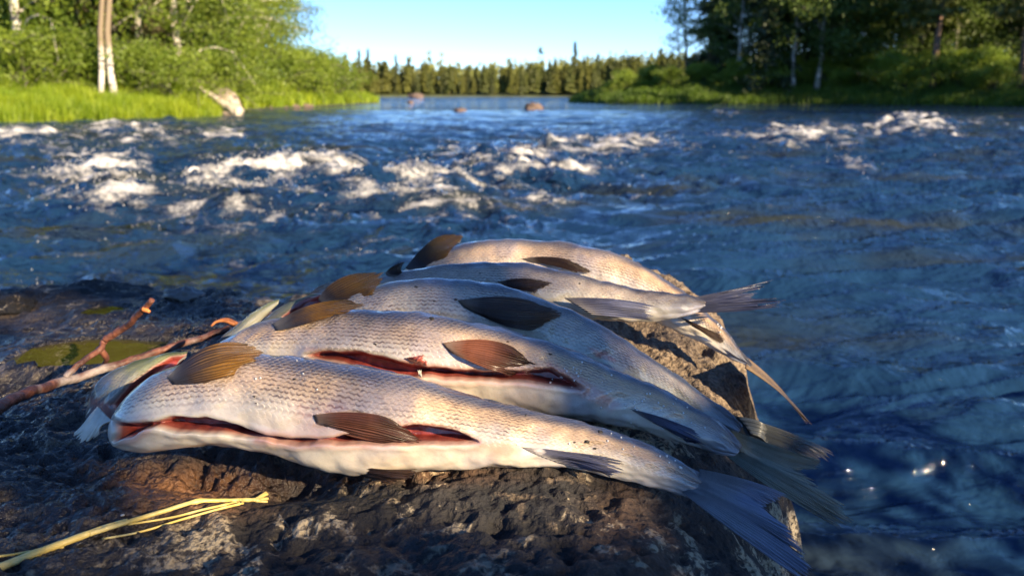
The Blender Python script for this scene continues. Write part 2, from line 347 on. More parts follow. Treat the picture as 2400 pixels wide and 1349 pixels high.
def loft(st, nu, nv, thick=.66, seed=0, cuts=(), pinks=(), cut_depth=.013, lump=.0011, tailmix=1.0):
    """st rows: top px, top py, bottom px, bottom py, depth. Returns dict of arrays."""
    q = crom(st, nu); T = P(q[:, 0], q[:, 1], q[:, 4]); B = P(q[:, 2], q[:, 3], q[:, 4])
    C = (T + B) / 2; a = (T - B) / 2; tg = np.gradient(C, axis=0); tg /= np.linalg.norm(tg, axis=1)[:, None]
    b = np.cross(tg, a); b /= np.linalg.norm(b, axis=1)[:, None]; b *= np.sign((b * (CAMP - C)).sum(1))[:, None]
    Lq = np.concatenate([[0], np.cumsum(np.linalg.norm(np.diff(C, axis=0), axis=1))]); en = np.clip((Lq[-1] - Lq) / .048, 0, 1); en = np.sqrt(1 - (1 - en) ** 2)
    st_ = np.clip(Lq / .006, 0, 1); st_ = np.sqrt(1 - (1 - st_) ** 2)
    bsc = (.10 + .90 * en) * (.3 + .7 * st_); a = a * (.35 + .65 * np.clip((Lq[-1] - Lq) / .014, 0, 1) ** .5)[:, None]
    ra = np.linalg.norm(a, axis=1); nf = int(nv * .72); th = np.concatenate([np.linspace(-.15, np.pi + .15, nf, endpoint=False), np.linspace(np.pi + .15, 2 * np.pi - .15, nv - nf, endpoint=False)])
    cs, sn = np.cos(th), np.sin(th)
    ex = .86; cx = np.sign(cs) * np.abs(cs) ** ex; sx = np.sign(sn) * np.abs(sn) ** ex
    V = C[:, None] + a[:, None] * cx[None, :, None] + b[:, None] * (ra * thick * bsc)[:, None, None] * sx[None, :, None]
    L = np.concatenate([[0], np.cumsum(np.linalg.norm(np.diff(C, axis=0), axis=1))])
    uu = np.broadcast_to(L[:, None], (nu, nv)); tt = np.broadcast_to(th[None], (nu, nv))
    N = a[:, None] / ra[:, None, None] * cx[None, :, None] + b[:, None] / (np.linalg.norm(b, axis=1)[:, None, None]) * sx[None, :, None]
    V = V + N * (lump * (n2(uu * 45, tt * 1.1, seed) + .6 * n2(uu * 110, tt * 2.3, seed + 3)))[..., None] * sstep(0, .03, uu)[..., None]
    px, py, _ = proj(V); front = sx[None, :] > .05
    wob = 3.5 * n2(px * .018, py * .018, seed + 9) + 1.4 * n2(px * .045, py * .045, seed + 10)
    dep = np.zeros((nu, nv))
    for poly in cuts:
        sd = inside_dist(px, py, poly) + wob - .5; sd = np.where(front, sd, -99)
        dep = np.maximum(dep, sstep(-7, 10, sd))
        lip = np.exp(-((sd + 12) / 8.0) ** 2); V = V + N * (.0007 * lip * (1 + .4 * n2(px * .02, py * .02, seed + 60)))[..., None]
    V = V - (b / np.linalg.norm(b, axis=1)[:, None])[:, None] * (dep * cut_depth * np.clip(ra / .02, .3, 1.2)[:, None])[..., None]
    pink = np.zeros((nu, nv))
    for poly, soft, w in pinks: pink = np.maximum(pink, w * sstep(-soft, soft * .6, np.where(front, inside_dist(px, py, poly), -99)))
    bk = np.minimum(np.abs(tt), 2 * np.pi - tt) / np.pi
    V = V.reshape(-1, 3); F = gridF(nu, nv, True)
    n0 = len(V); V = np.vstack([V, C[0], C[-1]]); i = np.arange(nv); j = (i + 1) % nv
    q0 = np.stack([j, i, np.full(nv, n0), np.full(nv, n0)], -1); q1 = np.stack([i, j, np.full(nv, n0 + 1), np.full(nv, n0 + 1)], -1); q1[:, :2] += (nu - 1) * nv
    T3 = np.vstack([F[:, [0, 1, 2]], F[:, [0, 2, 3]], q0[:, :3], q1[:, :3]])
    ext = lambda A: np.concatenate([A.ravel(), [A[0].mean(), A[-1].mean()]])
    return dict(V=V, F=T3, uv=np.stack([ext(uu), ext(tt)], -1), bk=ext(bk), pink=ext(pink), dep=ext(dep), tl=ext(sstep(L[-1] - .040, L[-1] - .006, uu) * tailmix))

def put_body(g, name, mat, parent, cutname='belly_cavity', cutmat=None):
    V, F = g['V'], g['F']; m = g['dep'][F].mean(1) > .5
    if m.any():
        v, f, e = compact(V, F[m], (g['dep'],)); mesh(cutname, v, f, cutmat or FLESH, parent, attrs={'dep': e[0]})
    v, f, e = compact(V, F[~m], (g['uv'], g['bk'], g['pink'], g['dep'], g['tl']))
    return mesh(name, v, f, mat, parent, uv=e[0], attrs={'bk': e[1], 'pink': e[2], 'dep': e[3], 'tl': e[4]})

def fin(name, parent, mat, root, mid, tip, bvh=None, d0=.42, lift=(.0005, .003), n=46, m=26, rays=16, rag=.05, seed=0, thick=.0007, bow=0.0):
    """rays run from root through mid to tip; depth is read off the body where the control point has none"""
    def dep(pt, lf):
        if len(pt) == 3: return pt[2]
        if bvh is not None:
            r = raydir(pt[0], pt[1]); h = bvh.ray_cast(Vector(CAMP), Vector(r))
            if h[0] is not None and abs(proj(np.array(h[0]))[2] - d0) < .035: return proj(np.array(h[0]))[2] - lf
        return d0 - lf
    R, M, T = [np.array([(p[0], p[1], dep(p, lf)) for p in q]) for q, lf in ((root, lift[0]), (mid, (lift[0] + lift[1]) * .5 + .0015), (tip, lift[1]))]
    R, M, T = crom(R, n), crom(M, n), crom(T, n)
    s = np.linspace(0, 1, m)[:, None, None]; k = np.arange(n)
    rg = 1 - rag * np.abs(n2(k * .9, k * 0 + .5, seed + 30)) - rag * RNG.random(n) - rag * 1.6 * sstep(.25, .5, n2(k * .33, k * 0 + 2.5, seed + 35)); ss_ = s * rg[None, :, None]
    c = 2 * M - .5 * (R + T)
    Q = (1 - ss_) ** 2 * R + 2 * ss_ * (1 - ss_) * c + ss_ ** 2 * T
    V = P(Q[..., 0], Q[..., 1], Q[..., 2])
    du = np.gradient(V, axis=1); dv = np.gradient(V, axis=0); N = np.cross(du, dv); N /= np.linalg.norm(N, axis=2)[..., None] + 1e-12
    N *= np.sign((N * (CAMP - V)).sum(2).mean() + 1e-9)
    ph = k / (n - 1) * rays
    rel = .00022 * np.cos(2 * np.pi * ph)[None, :] * (1 - .5 * s[..., 0]) + .0024 * n2(ph[None] * .28, s[..., 0] * 1.5, seed) * s[..., 0]
    rel = rel + bow * np.sin(np.pi * s[..., 0])
    V = V + N * rel[..., None]
    Bk = V - N * (thick * (1.25 - s))
    nv = n * m; A = np.vstack([V.reshape(-1, 3), Bk.reshape(-1, 3)])
    F1 = gridF(m, n); F2 = F1[:, ::-1] + nv
    rim = list(range(n)) + [i * n + n - 1 for i in range(1, m)] + [(m - 1) * n + i for i in range(n - 2, -1, -1)] + [i * n for i in range(m - 2, 0, -1)]
    r0 = np.array(rim); r1 = np.roll(r0, -1); F3 = np.stack([r1, r0, r0 + nv, r1 + nv], -1)
    uvx = np.broadcast_to(ph[None], (m, n)).ravel(); uvy = np.broadcast_to(s[..., 0], (m, n)).ravel()
    uv = np.tile(np.stack([uvx, uvy], -1), (2, 1))
    return mesh(name, A, np.vstack([F1, F2, F3]), mat, parent, uv=uv)

ALLV, ALLF, NV = [], [], 0
def gather(g):
    global NV
    ALLV.append(g['V']); ALLF.append(g['F'] + NV); NV += len(g['V'])
def bvh_of(*gs):
    vs, fs = join([(g['V'], g['F']) for g in gs]); return BVHTree.FromPolygons(vs.tolist(), fs.tolist())

GRP = 'gutted silver fish laid side by side on the rock'
# ---- fish 1, nearest
st1 = [(292, 972, 282, 1016, .432), (322, 918, 280, 1043, .430), (385, 868, 325, 1057, .427), (470, 838, 430, 1048, .424), (575, 828, 545, 1044, .422), (695, 838, 655, 1066, .421),
       (800, 850, 765, 1098, .42), (900, 869, 865, 1110, .42), (1000, 893, 960, 1101, .42), (1100, 924, 1060, 1095, .42), (1200, 950, 1155, 1093, .42),
       (1300, 975, 1250, 1093, .42), (1400, 1000, 1350, 1099, .42), (1500, 1033, 1440, 1117, .419), (1580, 1072, 1525, 1138, .417), (1640, 1108, 1592, 1160, .414), (1690, 1146, 1645, 1190, .411)]
slit1 = [(268, 988), (300, 994), (335, 992), (362, 988), (400, 980), (480, 980), (560, 999), (606, 1018), (640, 1024), (700, 1031), (780, 1028), (860, 1012), (980, 1000), (1060, 1010), (1118, 1034),
         (1060, 1037), (900, 1039), (760, 1036), (700, 1040), (640, 1031), (606, 1024), (540, 1017), (470, 1014), (400, 1004), (362, 998), (335, 1003), (312, 1018), (268, 1030)]
g1 = loft(st1, 400, 340, .70, 1, [slit1], [([(600, 1012), (760, 1018), (860, 1000), (1000, 990), (1130, 1030), (1215, 1052), (1190, 1070), (1100, 1042), (700, 1048), (600, 1034)], 14, .55),
                                          ([(1135, 1042), (1200, 1040), (1218, 1055), (1190, 1075), (1150, 1065)], 16, .6),
                                          ([(280, 1000), (340, 985), (350, 1010), (310, 1035), (280, 1035)], 16, .45), ([(700, 960), (800, 960), (800, 1020), (700, 1020)], 40, .35)])
# ---- fish 2
st2 = [(512, 804, 505, 815, .492), (545, 788, 520, 850, .488), (600, 760, 580, 880, .483), (690, 738, 665, 890, .479), (790, 728, 770, 905, .476), (880, 727, 860, 920, .475), (1000, 735, 975, 930, .475),
       (1100, 752, 1065, 940, .475), (1200, 775, 1155, 950, .475), (1300, 806, 1250, 966, .475), (1400, 845, 1345, 982, .474), (1500, 890, 1440, 996, .472), (1600, 938, 1540, 1020, .469),
       (1680, 985, 1640, 1050, .464), (1750, 1032, 1715, 1082, .458)]
slit2 = [(718, 833), (770, 826), (850, 829), (900, 838), (960, 857), (1010, 862), (1100, 871), (1180, 873), (1250, 870), (1292, 868), (1330, 888), (1362, 910), (1300, 902), (1250, 892),
         (1180, 889), (1100, 890), (1060, 886), (1010, 878), (960, 885), (880, 875), (800, 850)]
g2 = loft(st2, 330, 270, .66, 2, [slit2], [([(1285, 855), (1350, 880), (1400, 910), (1455, 950), (1430, 962), (1370, 930), (1330, 905)], 12, .6),
                                          ([(930, 850), (985, 835), (1000, 870), (960, 880)], 9, .6), ([(720, 818), (960, 850), (1280, 862), (1290, 905), (1000, 895), (800, 860)], 12, .4)])
# ---- fish 3
st3 = [(690, 745, 680, 765, .548), (740, 715, 725, 800, .542), (810, 686, 790, 815, .536), (900, 664, 880, 820, .532), (990, 653, 970, 822, .53), (1080, 655, 1060, 828, .53), (1180, 670, 1150, 840, .53),
       (1270, 698, 1230, 858, .53), (1350, 732, 1300, 875, .529), (1430, 775, 1370, 895, .527), (1510, 826, 1450, 915, .523), (1590, 882, 1540, 945, .518), (1670, 938, 1640, 985, .510), (1745, 990, 1725, 1025, .500)]
g3 = loft(st3, 260, 100, .64, 3, [], [([(1380, 815), (1420, 825), (1440, 845), (1400, 835)], 8, .8)])
# ---- fish 4
st4 = [(850, 672, 845, 690, .600), (890, 652, 880, 720, .594), (960, 633, 945, 735, .589), (1050, 619, 1030, 738, .586), (1150, 614, 1135, 738, .585), (1240, 619, 1225, 740, .585), (1330, 637, 1310, 744, .585),
       (1420, 660, 1400, 750, .585), (1500, 676, 1485, 753, .584), (1570, 686, 1560, 750, .582), (1620, 692, 1612, 741, .580), (1655, 700, 1652, 731, .578)]
g4 = loft(st4, 240, 90, .62, 4)
# ---- fish 5
st5 = [(938, 650, 935, 670, .655), (965, 622, 955, 690, .650), (1020, 592, 1005, 700, .645), (1090, 570, 1075, 700, .641), (1170, 562, 1155, 696, .640), (1260, 563, 1240, 697, .640), (1350, 572, 1320, 702, .640),
       (1440, 594, 1400, 712, .638), (1520, 628, 1470, 730, .633), (1590, 675, 1540, 755, .627), (1650, 725, 1610, 785, .618), (1700, 774, 1670, 816, .608), (1742, 826, 1727, 846, .600), (1765, 852, 1758, 860, .595)]
g5 = loft(st5, 240, 90, .62, 5)
# ---- heads folded back
h1 = [(440, 824, 436, 836, .470), (400, 828, 410, 860, .470), (345, 838, 368, 905, .470), (290, 856, 322, 962, .470), (245, 882, 290, 1000, .470), (212, 915, 262, 1010, .470), (196, 950, 225, 1003, .470), (198, 968, 205, 988, .470)]
gill1 = [(262, 948), (300, 905), (345, 868), (400, 838), (436, 832), (430, 860), (380, 900), (330, 960), (305, 1015), (290, 985)]
gh1 = loft(h1, 150, 170, .50, 8, [gill1], [([(215, 935), (262, 945), (262, 985), (225, 985)], 14, .5)], cut_depth=.010)
h2 = [(655, 700, 652, 712, .525), (625, 712, 628, 735, .525), (590, 735, 598, 762, .525), (560, 760, 566, 785, .522), (530, 780, 532, 800, .520), (505, 802, 506, 812, .515)]
gh2 = loft(h2, 90, 50, .8, 18)
h3 = [(765, 690, 762, 702, .560), (735, 690, 740, 725, .560), (700, 700, 715, 748, .560), (665, 716, 680, 765, .560), (635, 735, 648, 772, .558), (600, 758, 606, 776, .556)]
gill3 = [(660, 742), (690, 712), (722, 697), (755, 692), (765, 710), (720, 745), (680, 758)]
gh3 = loft(h3, 110, 70, .55, 28, [gill3], (), cut_depth=.006)
h4 = [(860, 662, 858, 690, .61), (825, 660, 826, 695, .615), (785, 660, 790, 698, .62), (752, 668, 757, 698, .622), (728, 680, 730, 694, .624)]
gh4 = loft(h4, 90, 60, .6, 38)
for g in (g1, g2, g3, g4, g5, gh1, gh2, gh3, gh4): gather(g)

def fish(g, label, skin, part_extra=()):
    o = empty('fish', tuple(g['V'][np.argmin(g['V'][:, 2])]), label, 'fish', GRP)
    return o
def parent_keep(root):
    """children were built in world coordinates"""
    for ch in root.children:
        ch.data.transform(__import__('mathutils').Matrix.Translation(-Vector(root.location)))
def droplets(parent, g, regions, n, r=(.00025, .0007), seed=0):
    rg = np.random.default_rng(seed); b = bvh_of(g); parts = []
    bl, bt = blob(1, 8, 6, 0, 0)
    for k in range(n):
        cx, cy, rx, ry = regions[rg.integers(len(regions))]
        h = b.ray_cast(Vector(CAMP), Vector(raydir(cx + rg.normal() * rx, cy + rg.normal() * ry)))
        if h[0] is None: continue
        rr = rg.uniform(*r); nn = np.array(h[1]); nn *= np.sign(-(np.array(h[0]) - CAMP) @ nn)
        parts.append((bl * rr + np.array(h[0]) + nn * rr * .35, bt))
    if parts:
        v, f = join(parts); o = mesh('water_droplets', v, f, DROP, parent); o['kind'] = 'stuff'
def specks(parent, g, pts, seed=0):
    b = bvh_of(g); rg = np.random.default_rng(seed)
    for (x, y, r) in pts:
        h = b.ray_cast(Vector(CAMP), Vector(raydir(x, y)))
        if h[0] is None: continue
        v, f = blob(1, 9, 6, int(rg.integers(99)), .7, 1.6)
        d = proj(np.array(h[0]))[2]; rr = r / FPX * d
        mesh('dirt_speck', v * np.array([rr, rr * .7, rr * .55]) + np.array(h[0]), f, DIRT, parent)
t_ = NT('glint_drop'); DROP = t_.set(Base_Color=(.62, .60, .56), Roughness=.04, IOR=1.45, Coat_Weight=1.0, Coat_Roughness=.02)  # opaque pale colour paints in the bright glint of the drops
DIRT = m_plain('dirt_dark', (.022, .018, .015), .7, .3, 400)

f1 = fish(g1, 'largest pale gutted fish in front, warm lit with a long open red belly slit', SKIN)
put_body(g1, 'body', SKIN, f1); b1 = bvh_of(g1)
hd = put_body(gh1, 'head', HEADM, f1, 'gill_opening', FLESH2)
fin('gill_flap', f1, FLAP, [(228, 952, .452), (240, 965, .451), (262, 985, .450)], [(200, 985, .450), (222, 1000, .449), (236, 1000, .448)], [(168, 1022, .449), (184, 1040, .448), (228, 1022, .447)], None, .45, rays=3, rag=.08, thick=.002, seed=4)
fin('pectoral_fin', f1, BROWN, [(392, 884), (398, 892), (404, 900)], [(490, 812), (500, 850), (500, 890)], [(588, 808, .412), (624, 828, .411), (572, 868, .414)], b1, .425, (.0008, .006), rays=13, seed=1)
fin('pelvic_fin', f1, RUST, [(733, 972), (736, 980), (742, 992)], [(865, 968), (862, 1002), (850, 1030)], [(940, 1000), (988, 1031), (925, 1035)], b1, .405, (.0005, .005), rays=12, seed=2, rag=.03)
fin('pelvic_fin', f1, DARKF, [(790, 1090, .412), (805, 1100, .414), (820, 1108, .418)], [(890, 1098, .405), (900, 1110, .405), (880, 1124, .410)], [(985, 1098, .402), (965, 1118, .401), (900, 1130, .405)], None, .41, rays=10, seed=3)
fin('anal_fin', f1, BLUEF, [(1222, 1047), (1260, 1066), (1310, 1084)], [(1340, 1058), (1352, 1078), (1372, 1098)], [(1474, 1080, .400), (1474, 1108, .398), (1440, 1119, .399)], b1, .412, (.0004, .004), rays=11, seed=5, rag=.10)
cau1 = fin('caudal_fin', f1, TAILF, [(1640, 1098, .414), (1640, 1112, .413), (1632, 1124, .412), (1622, 1136, .412), (1612, 1146, .411), (1600, 1152, .411)],
    [(1765, 1128, .412), (1748, 1148, .411), (1738, 1165, .408), (1760, 1200, .402), (1770, 1232, .399), (1742, 1262, .397)],
    [(1856, 1165, .414), (1812, 1180, .412), (1800, 1196, .406), (1872, 1262, .396), (1905, 1325, .390), (1935, 1395, .386)], None, .41, n=150, m=44, rays=36, seed=6, rag=.10, thick=.0006)
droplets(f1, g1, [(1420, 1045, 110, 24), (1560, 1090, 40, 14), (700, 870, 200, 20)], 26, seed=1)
specks(f1, g1, [(596, 928, 4), (600, 944, 2.5), (1232, 972, 3), (1406, 1012, 6), (1376, 1034, 7), (652, 908, 3), (690, 888, 4), (1395, 1050, 4), (1347, 1036, 3), (1040, 930, 2.5)], 1)

f2 = fish(g2, 'second gutted fish from the front, its dark red belly slit open above the front fish', SKIN)
put_body(g2, 'body', SKIN, f2); b2 = bvh_of(g2)
put_body(gh2, 'head', HEADM, f2)
fin('pectoral_fin', f2, BROWN, [(638, 760), (642, 766), (646, 774)], [(740, 710), (746, 730), (740, 752)], [(820, 706, .464), (860, 716, .463), (800, 732, .466)], b2, .478, (.0008, .006), rays=12, seed=11)
fin('pelvic_fin', f2, RUST, [(1036, 804), (1042, 812), (1052, 824)], [(1155, 798), (1152, 835), (1150, 866)], [(1225, 832), (1272, 866), (1200, 876)], b2, .460, (.0005, .005), rays=13, seed=12, rag=.03)
fin('anal_fin', f2, BLUEF, [(1478, 958), (1500, 972), (1532, 990)], [(1558, 980), (1570, 1003), (1590, 1020)], [(1640, 1012, .452), (1668, 1050, .450), (1636, 1042, .452)], b2, .464, (.0004, .004), rays=11, seed=13, rag=.12)
fin('caudal_fin', f2, TAILG, [(1712, 1006, .465), (1715, 1018, .464), (1714, 1030, .463), (1710, 1042, .462), (1704, 1052, .462), (1695, 1060, .461)],
    [(1830, 1048, .466), (1826, 1066, .465), (1815, 1085, .462), (1850, 1115, .456), (1848, 1135, .453), (1822, 1152, .451)],
    [(1928, 1082, .470), (1930, 1100, .468), (1880, 1108, .463), (1975, 1180, .452), (2006, 1232, .447), (1984, 1246, .445)], None, .455, n=140, m=44, rays=34, seed=14, rag=.09, thick=.0006)
fin('torn_flap', f2, FLESH2, [(925, 848), (965, 860), (1005, 864)], [(955, 840), (975, 846), (1000, 852)], [(985, 832), (992, 828), (1000, 842)], b2, .465, (.0002, .002), n=24, m=10, rays=4, rag=.2, seed=15, thick=.0012)
fin('membrane_strip', f2, FLAP, [(978, 866), (983, 866), (988, 866)], [(981, 874), (984, 874), (988, 874)], [(982, 882), (986, 882), (991, 882)], None, .458, n=8, m=8, rays=2, seed=16, thick=.0008)
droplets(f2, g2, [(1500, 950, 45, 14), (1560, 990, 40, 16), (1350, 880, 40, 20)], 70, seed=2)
specks(f2, g2, [(879, 806, 4), (1011, 746, 7), (1290, 830, 4), (1190, 800, 3), (1065, 800, 3)], 2)

f3 = fish(g3, 'middle fish of the five, blue grey flank with a large dark pelvic fin', SKIN_C)
put_body(g3, 'body', SKIN_C, f3); b3 = bvh_of(g3)
put_body(gh3, 'head', HEADM, f3, 'gill_opening', FLESH2)
fin('pectoral_fin', f3, BROWN, [(745, 702, .53), (758, 712, .528), (800, 716, .526)], [(792, 655, .526), (825, 678, .524), (855, 698, .523)], [(860, 638, .522), (908, 640, .520), (868, 690, .522)], b3, .526, rays=13, seed=21)
fin('pelvic_fin', f3, DARKF, [(1072, 704), (1080, 712), (1090, 722)], [(1190, 696), (1190, 735), (1200, 768)], [(1270, 714), (1324, 734), (1260, 768)], b3, .515, (.0005, .005), rays=15, seed=22, rag=.03)
fin('adipose_fin', f3, m_fin('fin_adipose', (.09, .10, .09), (.12, .12, .10), .2, .1, .1), [(1728, 976, .503), (1745, 995, .502), (1762, 1018, .5)], [(1768, 982, .503), (1782, 1004, .502), (1785, 1026, .5)], [(1798, 1000, .503), (1808, 1020, .502), (1802, 1040, .5)], None, .5, n=20, m=10, rays=4, seed=23, thick=.002)
fin('caudal_fin', f3, TAILP, [(1715, 972, .505), (1720, 984, .505), (1722, 996, .504), (1716, 1006, .504)], [(1850, 1012, .503), (1850, 1030, .502), (1850, 1046, .501), (1835, 1062, .5)],
    [(1990, 1076, .505), (1950, 1084, .503), (1920, 1088, .502), (1880, 1090, .5)], None, .5, n=50, m=30, rays=20, seed=24, rag=.14)
specks(f3, g3, [(1018, 705, 3), (975, 672, 4), (1068, 702, 4)], 3)

f4 = fish(g4, 'slimmer fourth fish from the front, dark blue forked tail pointing right over the water', SKIN_B)
put_body(g4, 'body', SKIN_B, f4); b4 = bvh_of(g4)
put_body(gh4, 'head', HEADM, f4)
fin('pectoral_fin', f4, DARKF, [(903, 640, .582), (908, 646, .581), (925, 646, .58)], [(920, 624, .58), (930, 634, .58), (940, 640, .58)], [(950, 612, .578), (947, 620, .578), (942, 634, .578)], None, .58, n=20, m=12, rays=6, seed=31)
fin('pelvic_fin', f4, DARKF, [(1160, 662), (1168, 668), (1180, 674)], [(1220, 652), (1225, 668), (1232, 682)], [(1262, 656), (1298, 663), (1250, 684)], b4, .57, (.0004, .004), rays=9, seed=32)
fin('anal_fin', f4, BLUEF, [(1322, 698, .566), (1345, 712, .565), (1385, 736, .564)], [(1430, 700, .562), (1440, 716, .560), (1455, 744, .562)], [(1545, 716, .562), (1535, 730, .560), (1538, 752, .562)], None, .565, rays=11, seed=33, rag=.12)
fin('caudal_fin', f4, m_fin('fin_tail_dark', (.075, .08, .13), (.045, .055, .12), .2, .8, .2), [(1616, 698, .581), (1620, 704, .581), (1622, 710, .580), (1622, 717, .580), (1620, 724, .580), (1614, 732, .580)],
    [(1725, 676, .582), (1722, 688, .580), (1720, 700, .577), (1735, 706, .573), (1745, 716, .571), (1742, 728, .570)],
    [(1828, 651, .588), (1795, 676, .584), (1770, 698, .578), (1835, 696, .570), (1856, 704, .567), (1835, 716, .566)], None, .575, n=70, m=34, rays=26, seed=34, rag=.16)
specks(f4, g4, [(1358, 664, 3), (1125, 640, 2)], 4)

f5 = fish(g5, 'farthest fish of the five, arched over the rock end with a thin drooping tail', SKIN)
put_body(g5, 'body', SKIN, f5); b5 = bvh_of(g5)
fin('pectoral_fin', f5, BROWN, [(950, 628, .638), (965, 634, .637), (990, 632, .636)], [(1005, 568, .634), (1022, 588, .633), (1040, 606, .632)], [(1050, 549, .632), (1090, 552, .630), (1048, 594, .631)], None, .635, rays=11, seed=41)
fin('pelvic_fin', f5, DARKF, [(1222, 606), (1232, 610), (1245, 614)], [(1300, 602), (1305, 614), (1310, 626)], [(1350, 618), (1392, 638), (1350, 640)], b5, .62, (.0004, .004), rays=9, seed=42)
fin('anal_fin', f5, DARKF, [(1590, 740, .605), (1606, 752, .604), (1622, 764, .603)], [(1640, 762, .602), (1650, 776, .601), (1656, 784, .600)], [(1690, 786, .600), (1702, 800, .599), (1690, 806, .598)], None, .60, rays=7, seed=43)
fin('caudal_fin', f5, m_fin('fin_tail_brown', (.30, .20, .10), (.12, .09, .08), .3), [(1752, 838, .640), (1750, 846, .615), (1748, 854, .590), (1746, 860, .570)], [(1822, 902, .650), (1824, 908, .62), (1826, 914, .59), (1828, 918, .56)],
    [(1890, 982, .665), (1890, 988, .63), (1896, 994, .585), (1902, 998, .55)], None, .6, n=50, m=30, rays=16, seed=44)
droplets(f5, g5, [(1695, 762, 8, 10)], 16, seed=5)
for r in (f1, f2, f3, f4, f5): parent_keep(r)

# ------------------------------------------------------------------ THE ROCK under the fish
def tps(pts, lam=2e-6):
    p = np.asarray(pts); n = len(p)
    def U(r2): return np.where(r2 > 1e-12, r2 * np.log(r2 + 1e-12), 0)
    K = U(((p[:, None, :2] - p[None, :, :2]) ** 2).sum(-1)) + lam * np.eye(n); Q = np.hstack([np.ones((n, 1)), p[:, :2]])
    A = np.block([[K, Q], [Q.T, np.zeros((3, 3))]]); w = np.linalg.solve(A, np.concatenate([p[:, 2], np.zeros(3)]))
    def f(x, y):
        s = w[n] + w[n + 1] * x + w[n + 2] * y
        for i in range(n): s = s + w[i] * U((x - p[i, 0]) ** 2 + (y - p[i, 1]) ** 2)
        return s
    return f
ctl = [(900, 1108, .425), (1100, 1100, .428), (1300, 1098, .430), (1450, 1125, .425), (650, 1150, .430), (400, 1110, .440), (250, 1060, .46), (600, 1349, .33), (0, 1349, .335), (1200, 1349, .332), (1500, 1349, .335),
       (0, 1100, .43), (0, 1000, .50), (130, 960, .55), (200, 900, .62), (60, 850, .69), (300, 812, .72), (500, 780, .72), (600, 760, .72), (0, 712, .93), (250, 740, .86), (400, 690, .95), (600, 712, .86), (-300, 760, .9), (-300, 1200, .42),
       (1450, 612, .755), (1300, 640, .74), (1560, 645, .75), (1640, 692, .73), (1600, 790, .66), (1500, 760, .67), (1690, 850, .635), (1640, 900, .60), (1725, 960, .575), (1000, 850, .58), (1200, 800, .62), (1000, 720, .72),
       (850, 760, .66), (700, 830, .58), (1400, 930, .53), (1530, 1130, .430), (1700, 1250, .425), (1640, 1080, .475), (1760, 1130, .50), (1800, 1330, .425), (800, 1210, .39), (1200, 1220, .385)]
cp = np.array([P(*c) for c in ctl]); rockf = tps(cp)
outl_px = [(1300, 596, .83), (1460, 604, .79), (1560, 634, .77), (1645, 690, .735), (1690, 780, .68), (1722, 880, .62), (1736, 965, .575), (1765, 1060, .53), (1790, 1150, .495), (1800, 1240, .46), (1818, 1345, .425)]
right = [tuple(P(*c)[:2]) for c in outl_px]
back = [tuple(P(*c)[:2]) for c in [(-2200, 700, 1.15), (-400, 696, 1.12), (0, 694, 1.05), (200, 700, 1.02), (330, 684, 1.02), (430, 676, 1.0), (500, 690, .97), (600, 706, .91), (700, 704, .87), (850, 690, .84), (1050, 650, .84)]]
outline = back + right + [(.16, .30), (.17, .1), (.2, -.3), (.5, -1.2), (-2.0, -1.2)]
xs = np.concatenate([np.linspace(-1.35, -.42, 120, endpoint=False), np.linspace(-.42, .34, 420), np.linspace(.34, .55, 26)[1:]])
ys = np.concatenate([np.linspace(-.9, .2, 60, endpoint=False), np.linspace(.2, .62, 300, endpoint=False), np.linspace(.62, 1.4, 190)])
X, Y = np.meshgrid(xs, ys)
Yc = np.clip(Y, .22, None); Xc = np.clip(X, -.72, .4)
Z = rockf(Xc, Yc); Z = np.clip(Z, .25, .47)
prox = sstep(1.6, .2, Y)
cr = fbm(X * 26, Y * 26, 4, 3); Z = Z + .0036 * cr + .0024 * fbm(X * 110, Y * 110, 3, 8) + .0009 * n2(X * 330, Y * 330, 88) - .0035 * sstep(.3, .7, n2(X * 75, Y * 75, 99)) + .012 * n2(X * 8, Y * 8, 21) * sstep(.25, -.1, X)
pit = sstep(.35, .75, n2(X * 34, Y * 34, 41)); Z = Z - .006 * pit
ppx, ppy, _ = proj(np.stack([X, Y, Z], -1))
# dips that hold water, and the hollow below the front fish's belly
PUD = [(250, 832, 200, 36), (40, 1262, 90, 22), (470, 812, 60, 24), (255, 728, 60, 12), (170, 972, 50, 22)]
for k, (cx, cy, rx, ry) in enumerate(PUD):
    if k == 1: continue
    zc = .385
    for _ in range(6): gc = G(cx, cy, zc); zc = float(rockf(gc[0], gc[1]))
    rX = abs(G(cx + rx, cy, zc)[0] - gc[0]); rY = abs(G(cx, cy - ry, zc)[1] - G(cx, cy + ry, zc)[1]) / 2
    e = ((X - gc[0]) / rX) ** 2 + ((Y - gc[1]) / rY) ** 2 + .45 * n2(X * 16, Y * 16, 120 + k); ring = (e > .85) & (e < 1.2); Lm = np.percentile(Z[ring], 55)
    dp = (.016, .01, .012, .008, .008)[k]; zin = np.minimum(Z, Lm) * .25 + (Lm - dp * np.sqrt(np.clip(1 - e, 0, 1))) * .75; wo = np.exp(-np.clip(e - 1, 0, 9) * 1.6)
    Z = np.where(e < 1, zin, Z * (1 - wo) + np.maximum(Z, Lm + .0015) * wo)
hol = np.exp(-(((ppx - 640) / 280) ** 2 + ((ppy - 1120) / 40) ** 2)); Z = Z - .012 * hol
sd = inside_dist(X, Y, outline) + .012 * n2(X * 22, Y * 22, 77) + .004 * n2(X * 80, Y * 80, 78)
t = np.clip(-sd + .03, 0, None); Z = Z - 9.0 * np.minimum(t, .045) ** 2 - 2.6 * np.clip(t - .045, 0, .25) - 1.2 * np.clip(t - .3, 0, .2)
Z = np.maximum(Z, -.35)
